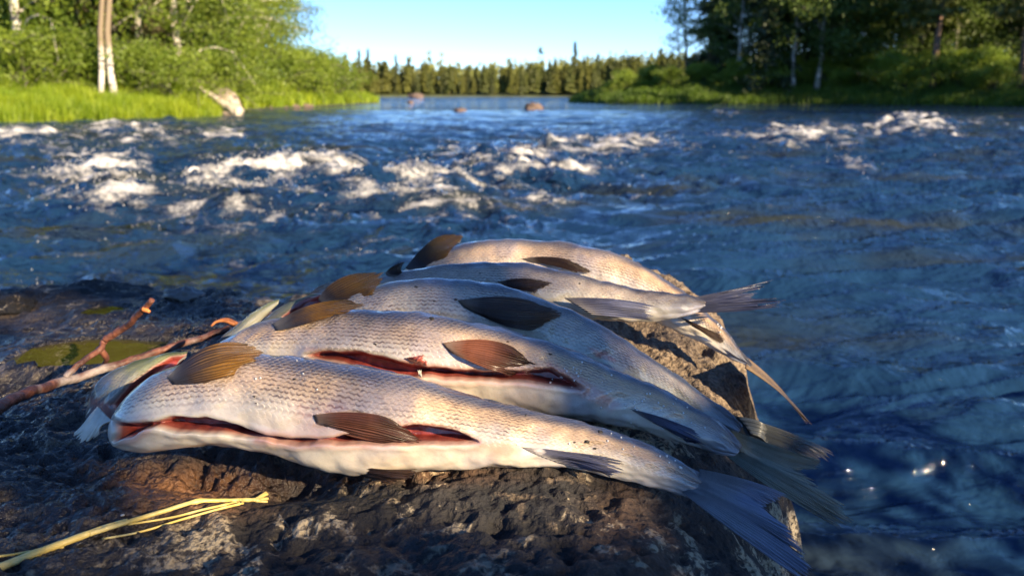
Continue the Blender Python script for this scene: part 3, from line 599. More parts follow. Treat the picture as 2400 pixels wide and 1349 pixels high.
# nothing may poke through the fish: read each fish's underside and stay just below it
av, af = np.vstack(ALLV), np.vstack(ALLF)
cell = .003; key = {}
ix = np.round((av[:, 0] + 2) / cell).astype(int); iy = np.round((av[:, 1] + 2) / cell).astype(int)
gridmin = np.full((1500, 1500), 9.0); np.minimum.at(gridmin, (ix, iy), av[:, 2])
gm = gridmin.copy()
for dx in (-1, 0, 1):
    for dy in (-1, 0, 1): gm = np.minimum(gm, np.roll(np.roll(gridmin, dx, 0), dy, 1))
und = gm[np.clip(np.round((X + 2) / cell).astype(int), 0, 1499), np.clip(np.round((Y + 2) / cell).astype(int), 0, 1499)]
Z = np.where(und < 9, np.minimum(Z, und + .0010), Z)
RV = np.stack([X, Y, Z], -1).reshape(-1, 3); RF = gridF(len(ys), len(xs))
rpx, rpy, _ = proj(RV)
def reg(lst, soft=1.0):
    m = np.zeros(len(RV))
    for (cx, cy, rx, ry, w) in lst: m = np.maximum(m, w * np.exp(-((((rpx - cx) / rx) ** 2 + ((rpy - cy) / ry) ** 2) ** 1.3)))
    return m
wet = reg([(120, 930, 420, 230, 1), (100, 1180, 330, 170, .95), (450, 760, 330, 100, 1), (1000, 1290, 260, 60, .55), (600, 1130, 260, 50, .8), (1640, 1150, 130, 90, .5)])
tan = reg([(1600, 760, 260, 190, 1), (1700, 900, 90, 160, 1), (1520, 1150, 60, 90, .35), (30, 735, 70, 28, .9), (420, 760, 120, 22, .35)])
org = reg([(420, 1150, 190, 60, 1), (1500, 1250, 120, 140, .25), (900, 1110, 300, 26, .35)])
ROCKM = m_rock('river_rock')
rock = mesh('rock', RV, RF, ROCKM, attrs={'wet': wet, 'tan': tan, 'org': org})
tag(rock, 'large dark rough rock in the foreground carrying the five fish', 'rock')
RB = BVHTree.FromPolygons(RV.tolist(), RF.tolist())
def on_rock(px, py, off=0.0):
    h = RB.ray_cast(Vector(CAMP), Vector(raydir(px, py)))
    if h[0] is None: return None
    r = raydir(px, py); return np.array(h[0]) + np.array([0, 0, off])
def rock_z(x, y):
    h = RB.ray_cast(Vector((x, y, 1.0)), Vector((0, 0, -1))); return h[0][2] if h[0] is not None else 0.0

# puddles in the dips of the rock
PUDM = m_water('still_water', (.022, .020, .008), .02)
tt_ = NT('puddle_water'); pp_ = tt_.pos()
PUDM = tt_.set(Base_Color=(.060, .050, .010), Roughness=.02, IOR=1.333, Normal=tt_.bump(tt_.noise(pp_, 45, 2), .002, .25))
for k, (cx, cy, rx, ry) in enumerate(PUD):
    if k == 1: continue
    c = on_rock(cx, cy)
    if c is None: continue
    th = np.linspace(0, 2 * np.pi, 72, endpoint=False); rays_ = []
    for a in th:      # walk outwards over the rock: the pool fills its dip up to the lowest spill point
        row = []
        for q in np.linspace(.05, 1.7, 30):
            g = G(cx + rx * q * math.cos(a), cy + ry * q * math.sin(a), c[2]); row.append((g[0], g[1], rock_z(g[0], g[1])))
        rays_.append(np.array(row))
    spill = min(r_[:, 2].max() for r_ in rays_); lev = min(spill - .0004, c[2] + (.013, .01, .011, .007, .007)[k]); pts = []
    for r_ in rays_:
        over = np.nonzero(r_[:, 2] > lev)[0]; j = over[0] if len(over) else len(r_) - 1; pts.append((r_[j, 0], r_[j, 1], lev))
    V = np.vstack([[(c[0], c[1], lev)], pts]); n_ = len(th); F = np.stack([np.zeros(n_, int), 1 + np.arange(n_), 1 + (np.arange(n_) + 1) % n_], -1)
    o = mesh('puddle', V, F, PUDM, smooth=False); tag(o, kind='structure')

# ------------------------------------------------------------------ branch and straw lying on the rock
def path3(px_pts, rad, n, lift=0.0, wig=0.0, seed=0):
    q = crom(np.array(px_pts, float), n); out = []
    for i, r in enumerate(q):
        d = None
        if len(r) > 2: p = P(r[0], r[1], r[2])
        out.append(p)
    out = np.array(out)
    if wig: out += wig * np.stack([n2(np.arange(n) * .35, np.zeros(n), seed + j) for j in range(3)], -1)
    return out
tb = NT('red_bark'); cb = tb.obj(); nb_ = tb.noise(cb, 90, 4); pl = tb.noise(cb, 22, 3)
cc = tb.mix(tb.ss(nb_, .35, .7), (.050, .018, .013), (.17, .060, .034)); cc = tb.mix(tb.ss(pl, .56, .66, 0.0, .8), cc, (.24, .21, .20))
REDB = tb.set(Base_Color=cc, Roughness=.6, Normal=tb.bump(tb.noise(tb.scl(cb, (1, 1, 1)), 220, 4), .0022, 1.0))
ORNG = m_plain('orange_bud', (.50, .17, .045), .5, .25, 300)
def zfit(pts, off):
    """settle a px path onto the rock: depth where it rests, smoothed"""
    d = []
    for x, y in pts:
        c = on_rock(max(x, -60), y); d.append(proj(c)[2] if c is not None else np.nan)
    return d
br = empty('branch', tuple(on_rock(120, 905)), 'reddish brown forked branch lying across the rock to the heads of the fish', 'branch')
mainp = [(-60, 1000, .475), (0, 955, .500), (60, 922, .535), (150, 893, .575), (250, 862, .600), (350, 830, .620), (450, 798, .640), (540, 768, .655), (600, 745, .665), (680, 712, .680)]
mp = path3(mainp, 0, 70, 0, .0012, 3)
mr = np.interp(np.linspace(0, 1, 70), [0, .35, .7, 1], [.0042, .0032, .0027, .0024]) * (1 + .10 * n2(np.arange(70) * .5, np.zeros(70), 5))
v, f = tube(mp, mr, 14, .08, 1); mesh('stem', v, f, REDB, br)
sidep = [(152, 884, .575), (190, 850, .585), (235, 815, .60), (248, 795, .605), (300, 760, .60), (335, 725, .59), (358, 702, .585)]
sp_ = path3(sidep, 0, 40, 0, .0008, 9); sr = np.interp(np.linspace(0, 1, 40), [0, .4, .5, 1], [.0021, .0022, .0028, .0020])
v, f = tube(sp_, sr, 12, .12, 2); mesh('side_branch', v, f, REDB, br)
v, f = tube(path3([(232, 815, .602), (250, 840, .61), (240, 856, .615)], 0, 8), np.linspace(.003, .0012, 8), 8); mesh('twig', v, f, REDB, br)
for pts, r in (([(552, 762, .652), (530, 752, .65), (508, 753, .648), (495, 764, .646)], .0017), ([(556, 758, .655), (535, 748, .655), (515, 748, .655)], .0014), ([(545, 770, .648), (544, 780, .645)], .0018), ([(336, 724, .588), (346, 728, .587), (350, 730, .586)], .0022)):
    v, f = tube(path3(pts, 0, 10), np.linspace(r, r * .5, 10), 8); mesh('twig', v, f, ORNG, br)
parent_keep(br)

ts = NT('straw'); cs_ = ts.obj(); ns_ = ts.noise(ts.scl(cs_, (30, 30, 300)), 1.0, 3)
STRAW = ts.set(Base_Color=ts.mix(ts.ss(ts.noise(cs_, 40, 3), .35, .65), (.68, .50, .13), (.60, .50, .20)), Roughness=.42, Normal=ts.bump(ns_, .0005))
def restpath(pts, off, n=50):
    out = []
    q = crom(np.array(pts, float), n)
    for x, y in q:
        c = on_rock(max(x, 5), min(y, 1345)); c = c if c is not None else P(x, y, .4); d = proj(c)[2]
        out.append((x, y, d))
    out = np.array(out); k = np.ones(9) / 9; d = np.convolve(np.pad(out[:, 2], 4, mode='edge'), k, 'valid')
    rise = np.array([P(a, b, c) for a, b, c in zip(out[:, 0], out[:, 1], np.minimum(d, out[:, 2]) - off)])
    return rise
stw = empty('straw_stalk', tuple(on_rock(300, 1240)), 'broken yellow straw stalk with split strands lying on the dark rock', 'straw')
sp1 = restpath([(-60, 1350), (0, 1328), (120, 1282), (240, 1238), (300, 1220)], .003); v, f = tube(sp1, np.linspace(.0021, .0013, 50), 10, .12, 3); mesh('stalk', v, f, STRAW, stw)
sp2 = restpath([(210, 1250), (300, 1222), (380, 1198), (460, 1175), (540, 1172), (600, 1170)], .004); v, f = tube(sp2, np.linspace(.0012, .0011, 50) + .0006 * np.exp(-((np.arange(50) - 30) / 1.5) ** 2), 10, .15, 5); mesh('stalk', v, f, STRAW, stw)
for pts in ([(598, 1172), (612, 1163), (628, 1156)], [(598, 1172), (615, 1169), (629, 1167)], [(598, 1171), (612, 1174), (627, 1175)], [(600, 1170), (614, 1160), (625, 1153)]):
    v, f = tube(restpath(pts, .004, 8), np.linspace(.0012, .0008, 8), 7); mesh('frayed_tip', v, f, STRAW, stw)
for pts in ([(240, 1262), (330, 1245), (430, 1215), (520, 1190), (570, 1178)], [(300, 1228), (400, 1212), (480, 1192), (560, 1175)], [(-40, 1306), (20, 1300), (80, 1290), (150, 1280)]):
    v, f = tube(restpath(pts, .002, 30), np.linspace(.0005, .0007, 30), 7); mesh('strand', v, f, STRAW, stw)
parent_keep(stw)

# small stones on the wet left of the rock
STONE = m_plain('small_stone', (.10, .09, .08), .45, .4, 60, .002)
for k, (x, y, r, lb) in enumerate([(425, 700, 46, 'dark wet stone at the back edge of the rock, left of the fish heads'), (20, 722, 52, 'warm lit brown stone at the left edge of the photo'),
                               (610, 712, 26, 'small black stone by the far end of the branch'), (286, 1207, 5, 'tiny pale pebble just above the straw stalk')]):
    c = on_rock(x, y)
    if c is None: continue
    d = proj(c)[2]; rr = r / FPX * d; v, f = blob(1, 30, 20, k + 3, .35)
    o = mesh('stone' if r > 10 else 'pebble', v * np.array([rr, rr * .8, rr * .5]), f, [STONE, ROCKM, STONE, m_plain('pale_pebble', (.5, .47, .4))][k])
    o.location = c + np.array([0, rr * .3, rr * .05]); tag(o, lb, 'stone' if r > 10 else 'pebble')

# ------------------------------------------------------------------ RIVER
FOAM_AND_SPARKLE = [(40, 332, 120, 16, 1), (330, 322, 110, 14, 1), (500, 325, 60, 8, .7), (400, 300, 30, 5, .6), (520, 303, 50, 4, .7), (240, 385, 80, 12, .9), (200, 425, 100, 13, .9), (290, 418, 50, 10, .8),
        (490, 455, 50, 26, 1.1), (560, 420, 30, 10, .7), (700, 408, 130, 14, 1.1), (790, 425, 50, 16, 1), (830, 455, 40, 16, .8), (250, 492, 120, 20, .8), (370, 468, 70, 8, 1), (160, 510, 40, 14, .6),
        (620, 475, 70, 16, .8), (680, 455, 50, 12, .8), (990, 440, 100, 20, 1), (1060, 455, 60, 12, .8), (1130, 395, 50, 14, .9), (1210, 420, 70, 26, 1), (1240, 380, 50, 10, .9), (1330, 415, 60, 14, .7), (1390, 400, 60, 10, .8),
        (1460, 455, 50, 12, .7), (1270, 470, 60, 12, .5), (1400, 352, 110, 12, 1), (1490, 360, 40, 7, .8), (1310, 345, 16, 14, .8), (720, 520, 100, 12, .75), (950, 485, 130, 10, .6), (860, 605, 100, 8, .55), (1010, 535, 40, 12, .5),  # one low patch here is sun sparkle painted in as foam
        (40, 665, 60, 14, .7), (110, 690, 50, 8, .5), (1840, 330, 60, 8, .8), (1900, 330, 70, 12, .9), (1960, 350, 50, 12, .6), (2145, 297, 55, 14, 1.1), (2060, 314, 45, 6, .8), (2220, 320, 24, 5, .8), (1720, 326, 40, 4, .7),
        (1700, 258, 18, 4, .8), (2000, 400, 50, 14, .6), (2030, 415, 24, 10, .6), (1050, 362, 34, 8, .7), (2290, 283, 40, 4, .6), (2370, 300, 24, 4, .5), (900, 292, 50, 3, .3), (560, 555, 60, 12, .4), (380, 545, 60, 14, .35), (450, 560, 90, 10, .3), (60, 610, 60, 12, .5), (1330, 575, 60, 6, .4), (860, 570, 120, 10, .5), (600, 600, 90, 8, .4), (300, 640, 90, 10, .45), (150, 570, 80, 12, .5), (1180, 520, 80, 8, .5), (1120, 470, 60, 14, .7), (1000, 505, 70, 8, .6), (1300, 500, 60, 8, .5), (430, 520, 60, 12, .6), (560, 505, 60, 10, .6)]
rr = np.concatenate([[.3, .45, .58], np.geomspace(.7, 32, 720, endpoint=False), np.geomspace(32, 900, 70)])
ang = np.concatenate([np.linspace(-math.pi, -.63, 50, endpoint=False), np.linspace(-.63, .63, 760, endpoint=False), np.linspace(.63, math.pi, 50)])
A, R = np.meshgrid(ang, rr); X = R * np.sin(A); Y = R * np.cos(A)
spx, spy, sdp = proj(np.stack([X, Y, 0 * X], -1)); vis = (Y > .3)
rip = np.exp(-((spy - 420) / 190.0) ** 2) * vis; rip = np.maximum(rip, .25 * vis)
rip = np.maximum(rip, .85 * sstep(1500, 1250, spx) * sstep(700, 620, spy) * sstep(300, 340, spy) * vis)
rip = np.where(spx > 1500, rip * (1 - .45 * sstep(1500, 1900, spx) * sstep(340, 420, spy)), rip)
far = sstep(4, 40, R); calm = np.exp(-((spy - 243) / 22.0) ** 2) * sstep(600, 900, spx) * sstep(1800, 1450, spx)
calm = np.maximum(calm, .8 * np.exp(-((spx - 1500 + (spy - 520) * .9) / 230.0) ** 2 - ((spy - 530) / 95.0) ** 2) * (Y > .3))
wx = X + .4 * n2(X * .5, Y * .5, 5); wy = Y + .3 * n2(X * .6, Y * .6, 6)
cellr = R * np.where(R < 32, .0046, .05)
def oc(lx, ly, amp, seed, ridge=False):
    n = n2(wx / lx, wy / ly, seed); n = (1 - 2.2 * np.abs(n)) if ridge else n
    return amp * n * sstep(.55, .22, cellr / ly)
Zw = rip * (oc(1.9, .95, .08, 1) + oc(.9, .42, .062, 2) + oc(.42, .21, .034, 3, True) + oc(.24, .12, .016, 8, True)) + (.35 + .65 * rip) * (oc(.22, .12, .016, 4) + oc(.11, .06, .007, 7))
Zw *= (1 - .6 * calm)
Zw += far * (oc(3.5, 1.6, .05, 12) + oc(1.4, .7, .030, 13) + oc(.8, .35, .015, 14)) * (1 - .7 * calm) + .3 * oc(6, 3, .03, 15)
Zw += sstep(1300, 1700, spx) * vis * (oc(.9, .26, .036, 22, True) + oc(.4, .12, .018, 23) + oc(.17, .055, .009, 24, True) + oc(.08, .03, .003, 25))
Zc = Zw.copy(); foam = np.zeros_like(X); wpx = 45 * n2(X * 1.7, Y * 1.7, 91) + 18 * n2(X * 5, Y * 5, 92); wpy = 14 * n2(X * 1.9, Y * 1.9, 93) + 7 * n2(X * 6, Y * 6, 94)
for (cx, cy, rx, ry, w) in FOAM_AND_SPARKLE:
    e = ((spx + wpx - cx) / (rx * 1.25)) ** 2 + ((spy + wpy - cy) / (ry * 1.6)) ** 2
    b = np.where(vis & (e < 6), np.exp(-e), 0); foam = np.maximum(foam, w * b)
    dist = CAMH * FPX / max(cy - 221, 8); Zw += 1.15 * b * w * ry / FPX * dist * (1 + .9 * n2(X * 3, Y * 4.5, 31))
lump = n2(X * 11, Y * 11, 51) + .7 * n2(X * 26, Y * 26, 52); Zw += np.clip(foam, 0, 1) * lump * .020 * sstep(.05, .02, cellr) * np.clip(R / 4, .4, 1.5)
foam = np.clip(foam * (.42 + .75 * sstep(-.015, .06, Zc)) * (.80 + .5 * np.clip(n2(X * 2.2, Y * 4, 61) + .3, -1, 1)) + .10 * rip * sstep(.02, .07, Zw), 0, 1)
chop = np.clip(.30 + .7 * rip + .25 * far, .2, 1) * (1 - .75 * calm)
Zw *= sstep(.45, .9, R) * np.where(Y > 0, 1, .3)
WATER = m_water('river_water')
river = mesh('river', np.stack([X, Y, Zw], -1).reshape(-1, 3), gridF(len(rr), len(ang), False, True), WATER, attrs={'foam': foam.ravel(), 'chop': chop.ravel()})
tag(river, kind='structure')
# pale drops thrown up by the rapids, their white also painting in sun glints
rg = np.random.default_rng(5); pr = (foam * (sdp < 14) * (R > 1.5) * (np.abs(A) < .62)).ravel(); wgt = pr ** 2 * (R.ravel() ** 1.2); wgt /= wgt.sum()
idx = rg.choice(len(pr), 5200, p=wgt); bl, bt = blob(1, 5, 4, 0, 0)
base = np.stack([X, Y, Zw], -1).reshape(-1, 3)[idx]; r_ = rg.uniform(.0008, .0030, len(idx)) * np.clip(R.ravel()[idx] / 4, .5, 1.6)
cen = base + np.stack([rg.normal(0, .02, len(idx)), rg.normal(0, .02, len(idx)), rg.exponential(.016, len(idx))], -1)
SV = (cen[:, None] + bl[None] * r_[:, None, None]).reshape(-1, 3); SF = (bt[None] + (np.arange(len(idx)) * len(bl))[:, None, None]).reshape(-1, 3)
SPR = NT('spray_glint_drop').set(Base_Color=(.85, .82, .72), Roughness=.12, Specular_IOR_Level=.9)
tag(mesh('spray_glints', SV, SF, SPR), kind='stuff')

# ------------------------------------------------------------------ LAND
GR = m_plain('bank_soil', (.050, .060, .022), .9, .4, 2)
SAND = m_plain('shore_gravel', (.26, .19, .14), .9, .3, 6)
def bank(name, shore, inland, prof, mat=GR, seed=0):
    s = crom(np.array(shore, float), 160); n = crom(np.array(inland, float), 160); n /= np.linalg.norm(n, axis=1)[:, None]
    ts = np.array([p[0] for p in prof]); zs = np.array([p[1] for p in prof])
    tt = np.concatenate([np.linspace(-2, 8, 50), np.geomspace(8.5, ts[-1], 40)])
    XY = s[:, None] + n[:, None] * tt[None, :, None]; z = np.interp(tt, ts, zs)[None] + 0 * XY[..., 0]
    z = z + .12 * n2(XY[..., 0] * .4, XY[..., 1] * .4, seed) * sstep(0, 2, tt)[None] + .05 * n2(XY[..., 0] * 1.5, XY[..., 1] * 1.5, seed + 1) * sstep(-.5, .5, tt)[None]
    V = np.dstack([XY, z]); o = mesh(name, V.reshape(-1, 3), gridF(160, len(tt)), mat); tag(o, kind='structure')
    return V
lshore = [(-34, -6), (-22, 6), (-14.5, 12.5), (-11.0, 16.0), (-9.6, 18.8), (-8.4, 22), (-9.4, 26), (-10.4, 31), (-10.0, 39), (-9.6, 50), (-10.4, 62), (-22, 74), (-50, 95), (-85, 140)]
linl = [(-.7, .7), (-.75, .66), (-.8, .6), (-.85, .5), (-.9, .4), (-.95, .3), (-1, .2), (-1, .1), (-1, .0), (-1, -.1), (-1, -.2), (-.8, -.6), (-.8, -.6), (-.8, -.6)]
LB = bank('left_bank', lshore, linl, [(-2, -.8), (-.3, -.06), (0, .03), (.8, .18), (2.2, .42), (5, .75), (10, 1.1), (40, 2.2)], seed=3)
rshore = [(48, -45), (40, -15), (34, 5), (30, 22), (27, 33), (25.2, 39.5), (22.5, 44.5), (17.5, 48.5), (11, 51), (5.8, 55), (5.0, 66), (14, 95), (30, 140), (50, 205)]
rinl = [(1, .1), (1, .1), (1, .15), (1, .2), (.9, .4), (.7, .7), (.5, .85), (.35, .93), (.35, .93), (.6, .7), (.9, .1), (1, -.2), (1, -.2), (1, -.2)]
RBk = bank('right_bank', rshore, rinl, [(-2, -.8), (-.3, -.06), (0, .05), (1.2, .45), (4, 1.1), (8, 1.5), (20, 2.0), (50, 3.5)], seed=6)
# far shore and the wooded hill behind it
fx, fy = np.meshgrid(np.linspace(-420, 420, 140), np.concatenate([np.linspace(205, 260, 30), np.geomspace(265, 1200, 50)]))
def farz(x, y):
    sh = 213 + 5 * n2(x * .02, x * 0, 3); return np.clip((y - sh) * .06, -1, 1.0) + 19 * sstep(300, 640, y) * sstep(-150, 120, x)
tag(mesh('far_shore', np.dstack([fx, fy, farz(fx, fy)]).reshape(-1, 3), gridF(80, 140), m_plain('far_meadow', (.10, .12, .03), .9, .3, .3)), kind='structure')
# stony shore behind and beside the photographer, and the bed of the river
nx, ny = np.meshgrid(np.linspace(-30, 34, 90), np.linspace(-30, .1, 70))
nz = -.25 + .10 * n2(nx, ny, 9) + .5 * sstep(-.6, -4, ny) + .8 * sstep(-3, -15, ny) - .6 * sstep(14, 26, nx)
tag(mesh('near_shore', np.dstack([nx, ny, nz]).reshape(-1, 3), gridF(70, 90), SAND), kind='structure')
V = np.array([(-1500, -1500, -1.1), (1500, -1500, -1.1), (1500, 1500, -1.1), (-1500, 1500, -1.1)]); tag(mesh('riverbed', V, np.array([[0, 1, 2, 3]]), SAND, smooth=False), kind='structure')
def bankz(B, x, y):
    d = (B[..., 0] - x) ** 2 + (B[..., 1] - y) ** 2; i = np.unravel_index(np.argmin(d), d.shape); return B[i][2]

# ------------------------------------------------------------------ grass
def grass(name, B, smin, smax, tmin, tmax, n, hgt, wid, mat, seed, gap=0.0):
    rg = np.random.default_rng(seed); i = rg.uniform(smin, smax, n); j = rg.uniform(tmin, tmax, n)
    i0 = i.astype(int); j0 = j.astype(int); fi = (i - i0)[:, None]; fj = (j - j0)[:, None]
    b = (B[i0, j0] * (1 - fi) + B[np.minimum(i0 + 1, 159), j0] * fi) * (1 - fj) + (B[i0, j0 + 1] * (1 - fi) + B[np.minimum(i0 + 1, 159), j0 + 1] * fi) * fj
    cl = fbm(b[:, 0] * .9, b[:, 1] * .9, 2, seed); h = hgt * (.72 + .35 * cl) * rg.uniform(.6, 1.15, n); keep = h > .08
    b, h = b[keep], h[keep]; n = len(b); az = rg.uniform(0, 2 * np.pi, n); lean = rg.uniform(.05, .45, n) * h; w = wid * rg.uniform(.6, 1.3, n)
    dx = np.stack([np.cos(az), np.sin(az), 0 * az], -1); sd_ = np.stack([-np.sin(az + .6), np.cos(az + .6), 0 * az], -1) * w[:, None] / 2
    b = b - np.array([0, 0, .04]); up = np.array([0, 0, 1.0])
    m1 = b + dx * (lean * .3)[:, None] + up * (h * .55)[:, None]; tp = b + dx * lean[:, None] + up * h[:, None]
    V = np.stack([b - sd_, b + sd_, m1 + sd_ * .8, m1 - sd_ * .8, tp], 1).reshape(-1, 3); k = np.arange(n)[:, None] * 5
    F = np.vstack([k + np.array([[0, 1, 2]]), k + np.array([[0, 2, 3]]), k + np.array([[3, 2, 4]])])
    return tag(mesh(name, V, F, mat), kind='stuff')
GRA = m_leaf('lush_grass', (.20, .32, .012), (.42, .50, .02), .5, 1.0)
GRB = m_leaf('shade_grass', (.06, .12, .012), (.16, .25, .02), .45, .4)  # darker green copy, shade of the right bank put into the colour
GRC = m_leaf('meadow_grass', (.17, .19, .03), (.25, .25, .05), .4, .1)
grass('grass', LB, 22, 70, 8, 34, 60000, .58, .022, GRA, 1)
grass('grass', LB, 70, 132, 10, 40, 42000, .72, .045, GRA, 2)
grass('grass', LB, 66, 112, 14, 30, 26000, 1.35, .05, GRA, 4)
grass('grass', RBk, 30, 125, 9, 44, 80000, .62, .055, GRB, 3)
FARB = np.dstack([fx, fy, farz(fx, fy)])

# ------------------------------------------------------------------ trees
def leaves(cen, size, rg, flat=.0, stretch=1.6):
    n = len(cen); d = rg.normal(size=(n, 3)); d[:, 2] *= (1 - flat); d /= np.linalg.norm(d, axis=1)[:, None]
    e = rg.normal(size=(n, 3)); e = np.cross(d, e); e /= np.linalg.norm(e, axis=1)[:, None]; s = size * rg.uniform(.6, 1.3, n)[:, None]
    a, b = d * s * stretch / 2, e * s / 2
    V = np.stack([cen - a, cen + b * .9 - a * .1, cen + a, cen - b * .9 - a * .1], 1).reshape(-1, 3)
    return V, np.arange(4 * n).reshape(n, 4)
def leafy(name, h, rad, clear, nl, lsize, tr, seed, mats, spread=.55, kink=.25, nlimb=26, low=1.0, top_pow=.6, twin=False):
    rg = np.random.default_rng(seed); parts = []; root = empty(name, (0, 0, 0))
    k = 14; zz = np.linspace(0, h, k); wob = np.cumsum(rg.normal(0, kink * h / k * .35, (k, 2)), 0); wob -= wob[0]
    tp = np.column_stack([wob, zz]); parts.append(tube(tp, np.interp(zz / h, [0, .04, .3, 1], [tr * 1.35, tr, tr * .78, tr * .08]), 9, .06, seed))
    if twin:
        t2 = tp.copy(); t2[:, 0] += np.linspace(.0, .01 * h, k) + .22 * np.exp(-zz / .6) + .13; parts.append(tube(t2, np.interp(zz / h, [0, .3, 1], [tr * .9, tr * .7, tr * .06]), 9, .06, seed + 1))
    tips = []
    for i in range(nlimb):
        f = clear + (1 - clear) * ((i + rg.random()) / nlimb) ** .9; z0 = f * h; b = np.array([np.interp(z0, zz, tp[:, 0]), np.interp(z0, zz, tp[:, 1]), z0])
        a = rg.uniform(0, 2 * np.pi); g = (f - clear) / (1 - clear + 1e-6); L = rad * (low * (1 - g) + .25 * g + .75 * math.sin(math.pi * min(1, g * .9 + .12)) ** top_pow * (1 - g * .55)) * rg.uniform(.7, 1.15)
        e = b + np.array([math.cos(a) * L, math.sin(a) * L, L * rg.uniform(.1, .7)]); m = (b + e) / 2 + np.array([0, 0, .12 * L]) + rg.normal(0, .05 * L, 3)
        pth = crom(np.array([b, m, e]), 6); parts.append(tube(pth, np.linspace(tr * .30 * (1 - .6 * f) + .006, .006, 6), 5)); tips += [pth[j] for j in (2, 3, 4, 5)] + [e]
        for q in range(2):
            s0 = pth[rg.integers(2, 5)]; e2 = s0 + rg.normal(0, .42 * L, 3) * np.array([1, 1, .7]); parts.append(tube(np.array([s0, (s0 + e2) / 2 + [0, 0, .05], e2]), [.012, .009, .004], 4)); tips += [e2, (s0 + e2) / 2]
    v, f = join(parts); mesh('trunk', v, f, mats[0], root)
    tips = np.array(tips); c = tips[rg.integers(0, len(tips), nl)] + rg.normal(0, spread * .38 * rad, (nl, 3)) * np.array([1, 1, .75])
    c = c[c[:, 2] > .12 * clear * h + .1]; v, f = leaves(c, lsize, rg); mesh('crown', v, f, mats[1], root, smooth=False)
    return root
def conifer(name, h, rad, clear, nwh, per, lsize, tr, seed, mats, droop=.25, pw=.85):
    rg = np.random.default_rng(seed); root = empty(name, (0, 0, 0)); zz = np.linspace(0, h, 8)
    v, f = tube(np.column_stack([.02 * h * n2(zz * .3, zz * 0, seed), 0 * zz, zz]), np.linspace(tr, tr * .08, 8), 7, .05, seed); mesh('trunk', v, f, mats[0], root)
    cs = []
    for i in range(nwh):
        g = (i + rg.random()) / nwh; z0 = h * (clear + (1 - clear) * g); L = rad * (1 - g) ** pw * rg.uniform(.65, 1.15) + .04 * rad; a = rg.uniform(0, 2 * np.pi)
        t = rg.random(per) ** .7; w = rg.normal(0, .13 * L + .02, per)
        cs.append(np.stack([math.cos(a) * t * L - math.sin(a) * w, math.sin(a) * t * L + math.cos(a) * w, z0 - droop * L * t ** 1.6 + rg.normal(0, .05 * L, per)], -1))
    tz = h * (1 - .22 * rg.random(per) ** 1.3); cs.append(np.column_stack([.02 * h * n2(tz * .3, tz * 0, seed) + rg.normal(0, .04 * rad, per), rg.normal(0, .04 * rad, per), tz]))
    c = np.vstack(cs); v, f = leaves(c, lsize, rg, .4, 2.0); mesh('crown', v, f, mats[1], root, smooth=False)
    return root
BIRCHB = m_bark('birch_bark', (.58, .54, .46), (.06, .05, .04), .42); PINEB = m_bark('pine_bark', (.30, .17, .10), (.08, .06, .045), .5); DARKB = m_bark('grey_bark', (.20, .18, .15), (.05, .045, .04), .5)
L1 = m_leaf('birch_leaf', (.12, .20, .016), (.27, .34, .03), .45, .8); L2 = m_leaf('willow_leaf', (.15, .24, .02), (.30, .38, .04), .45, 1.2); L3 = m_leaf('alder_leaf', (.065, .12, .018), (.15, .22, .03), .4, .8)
N1 = m_leaf('spruce_needles', (.030, .050, .016), (.065, .085, .024), .15, .6); N2 = m_leaf('pine_needles', (.11, .135, .030), (.18, .20, .04), .2, .3); N3 = m_leaf('far_needles', (.15, .165, .030), (.23, .235, .045), .2, .15)  # far needles kept lighter, distance haze painted into their colour

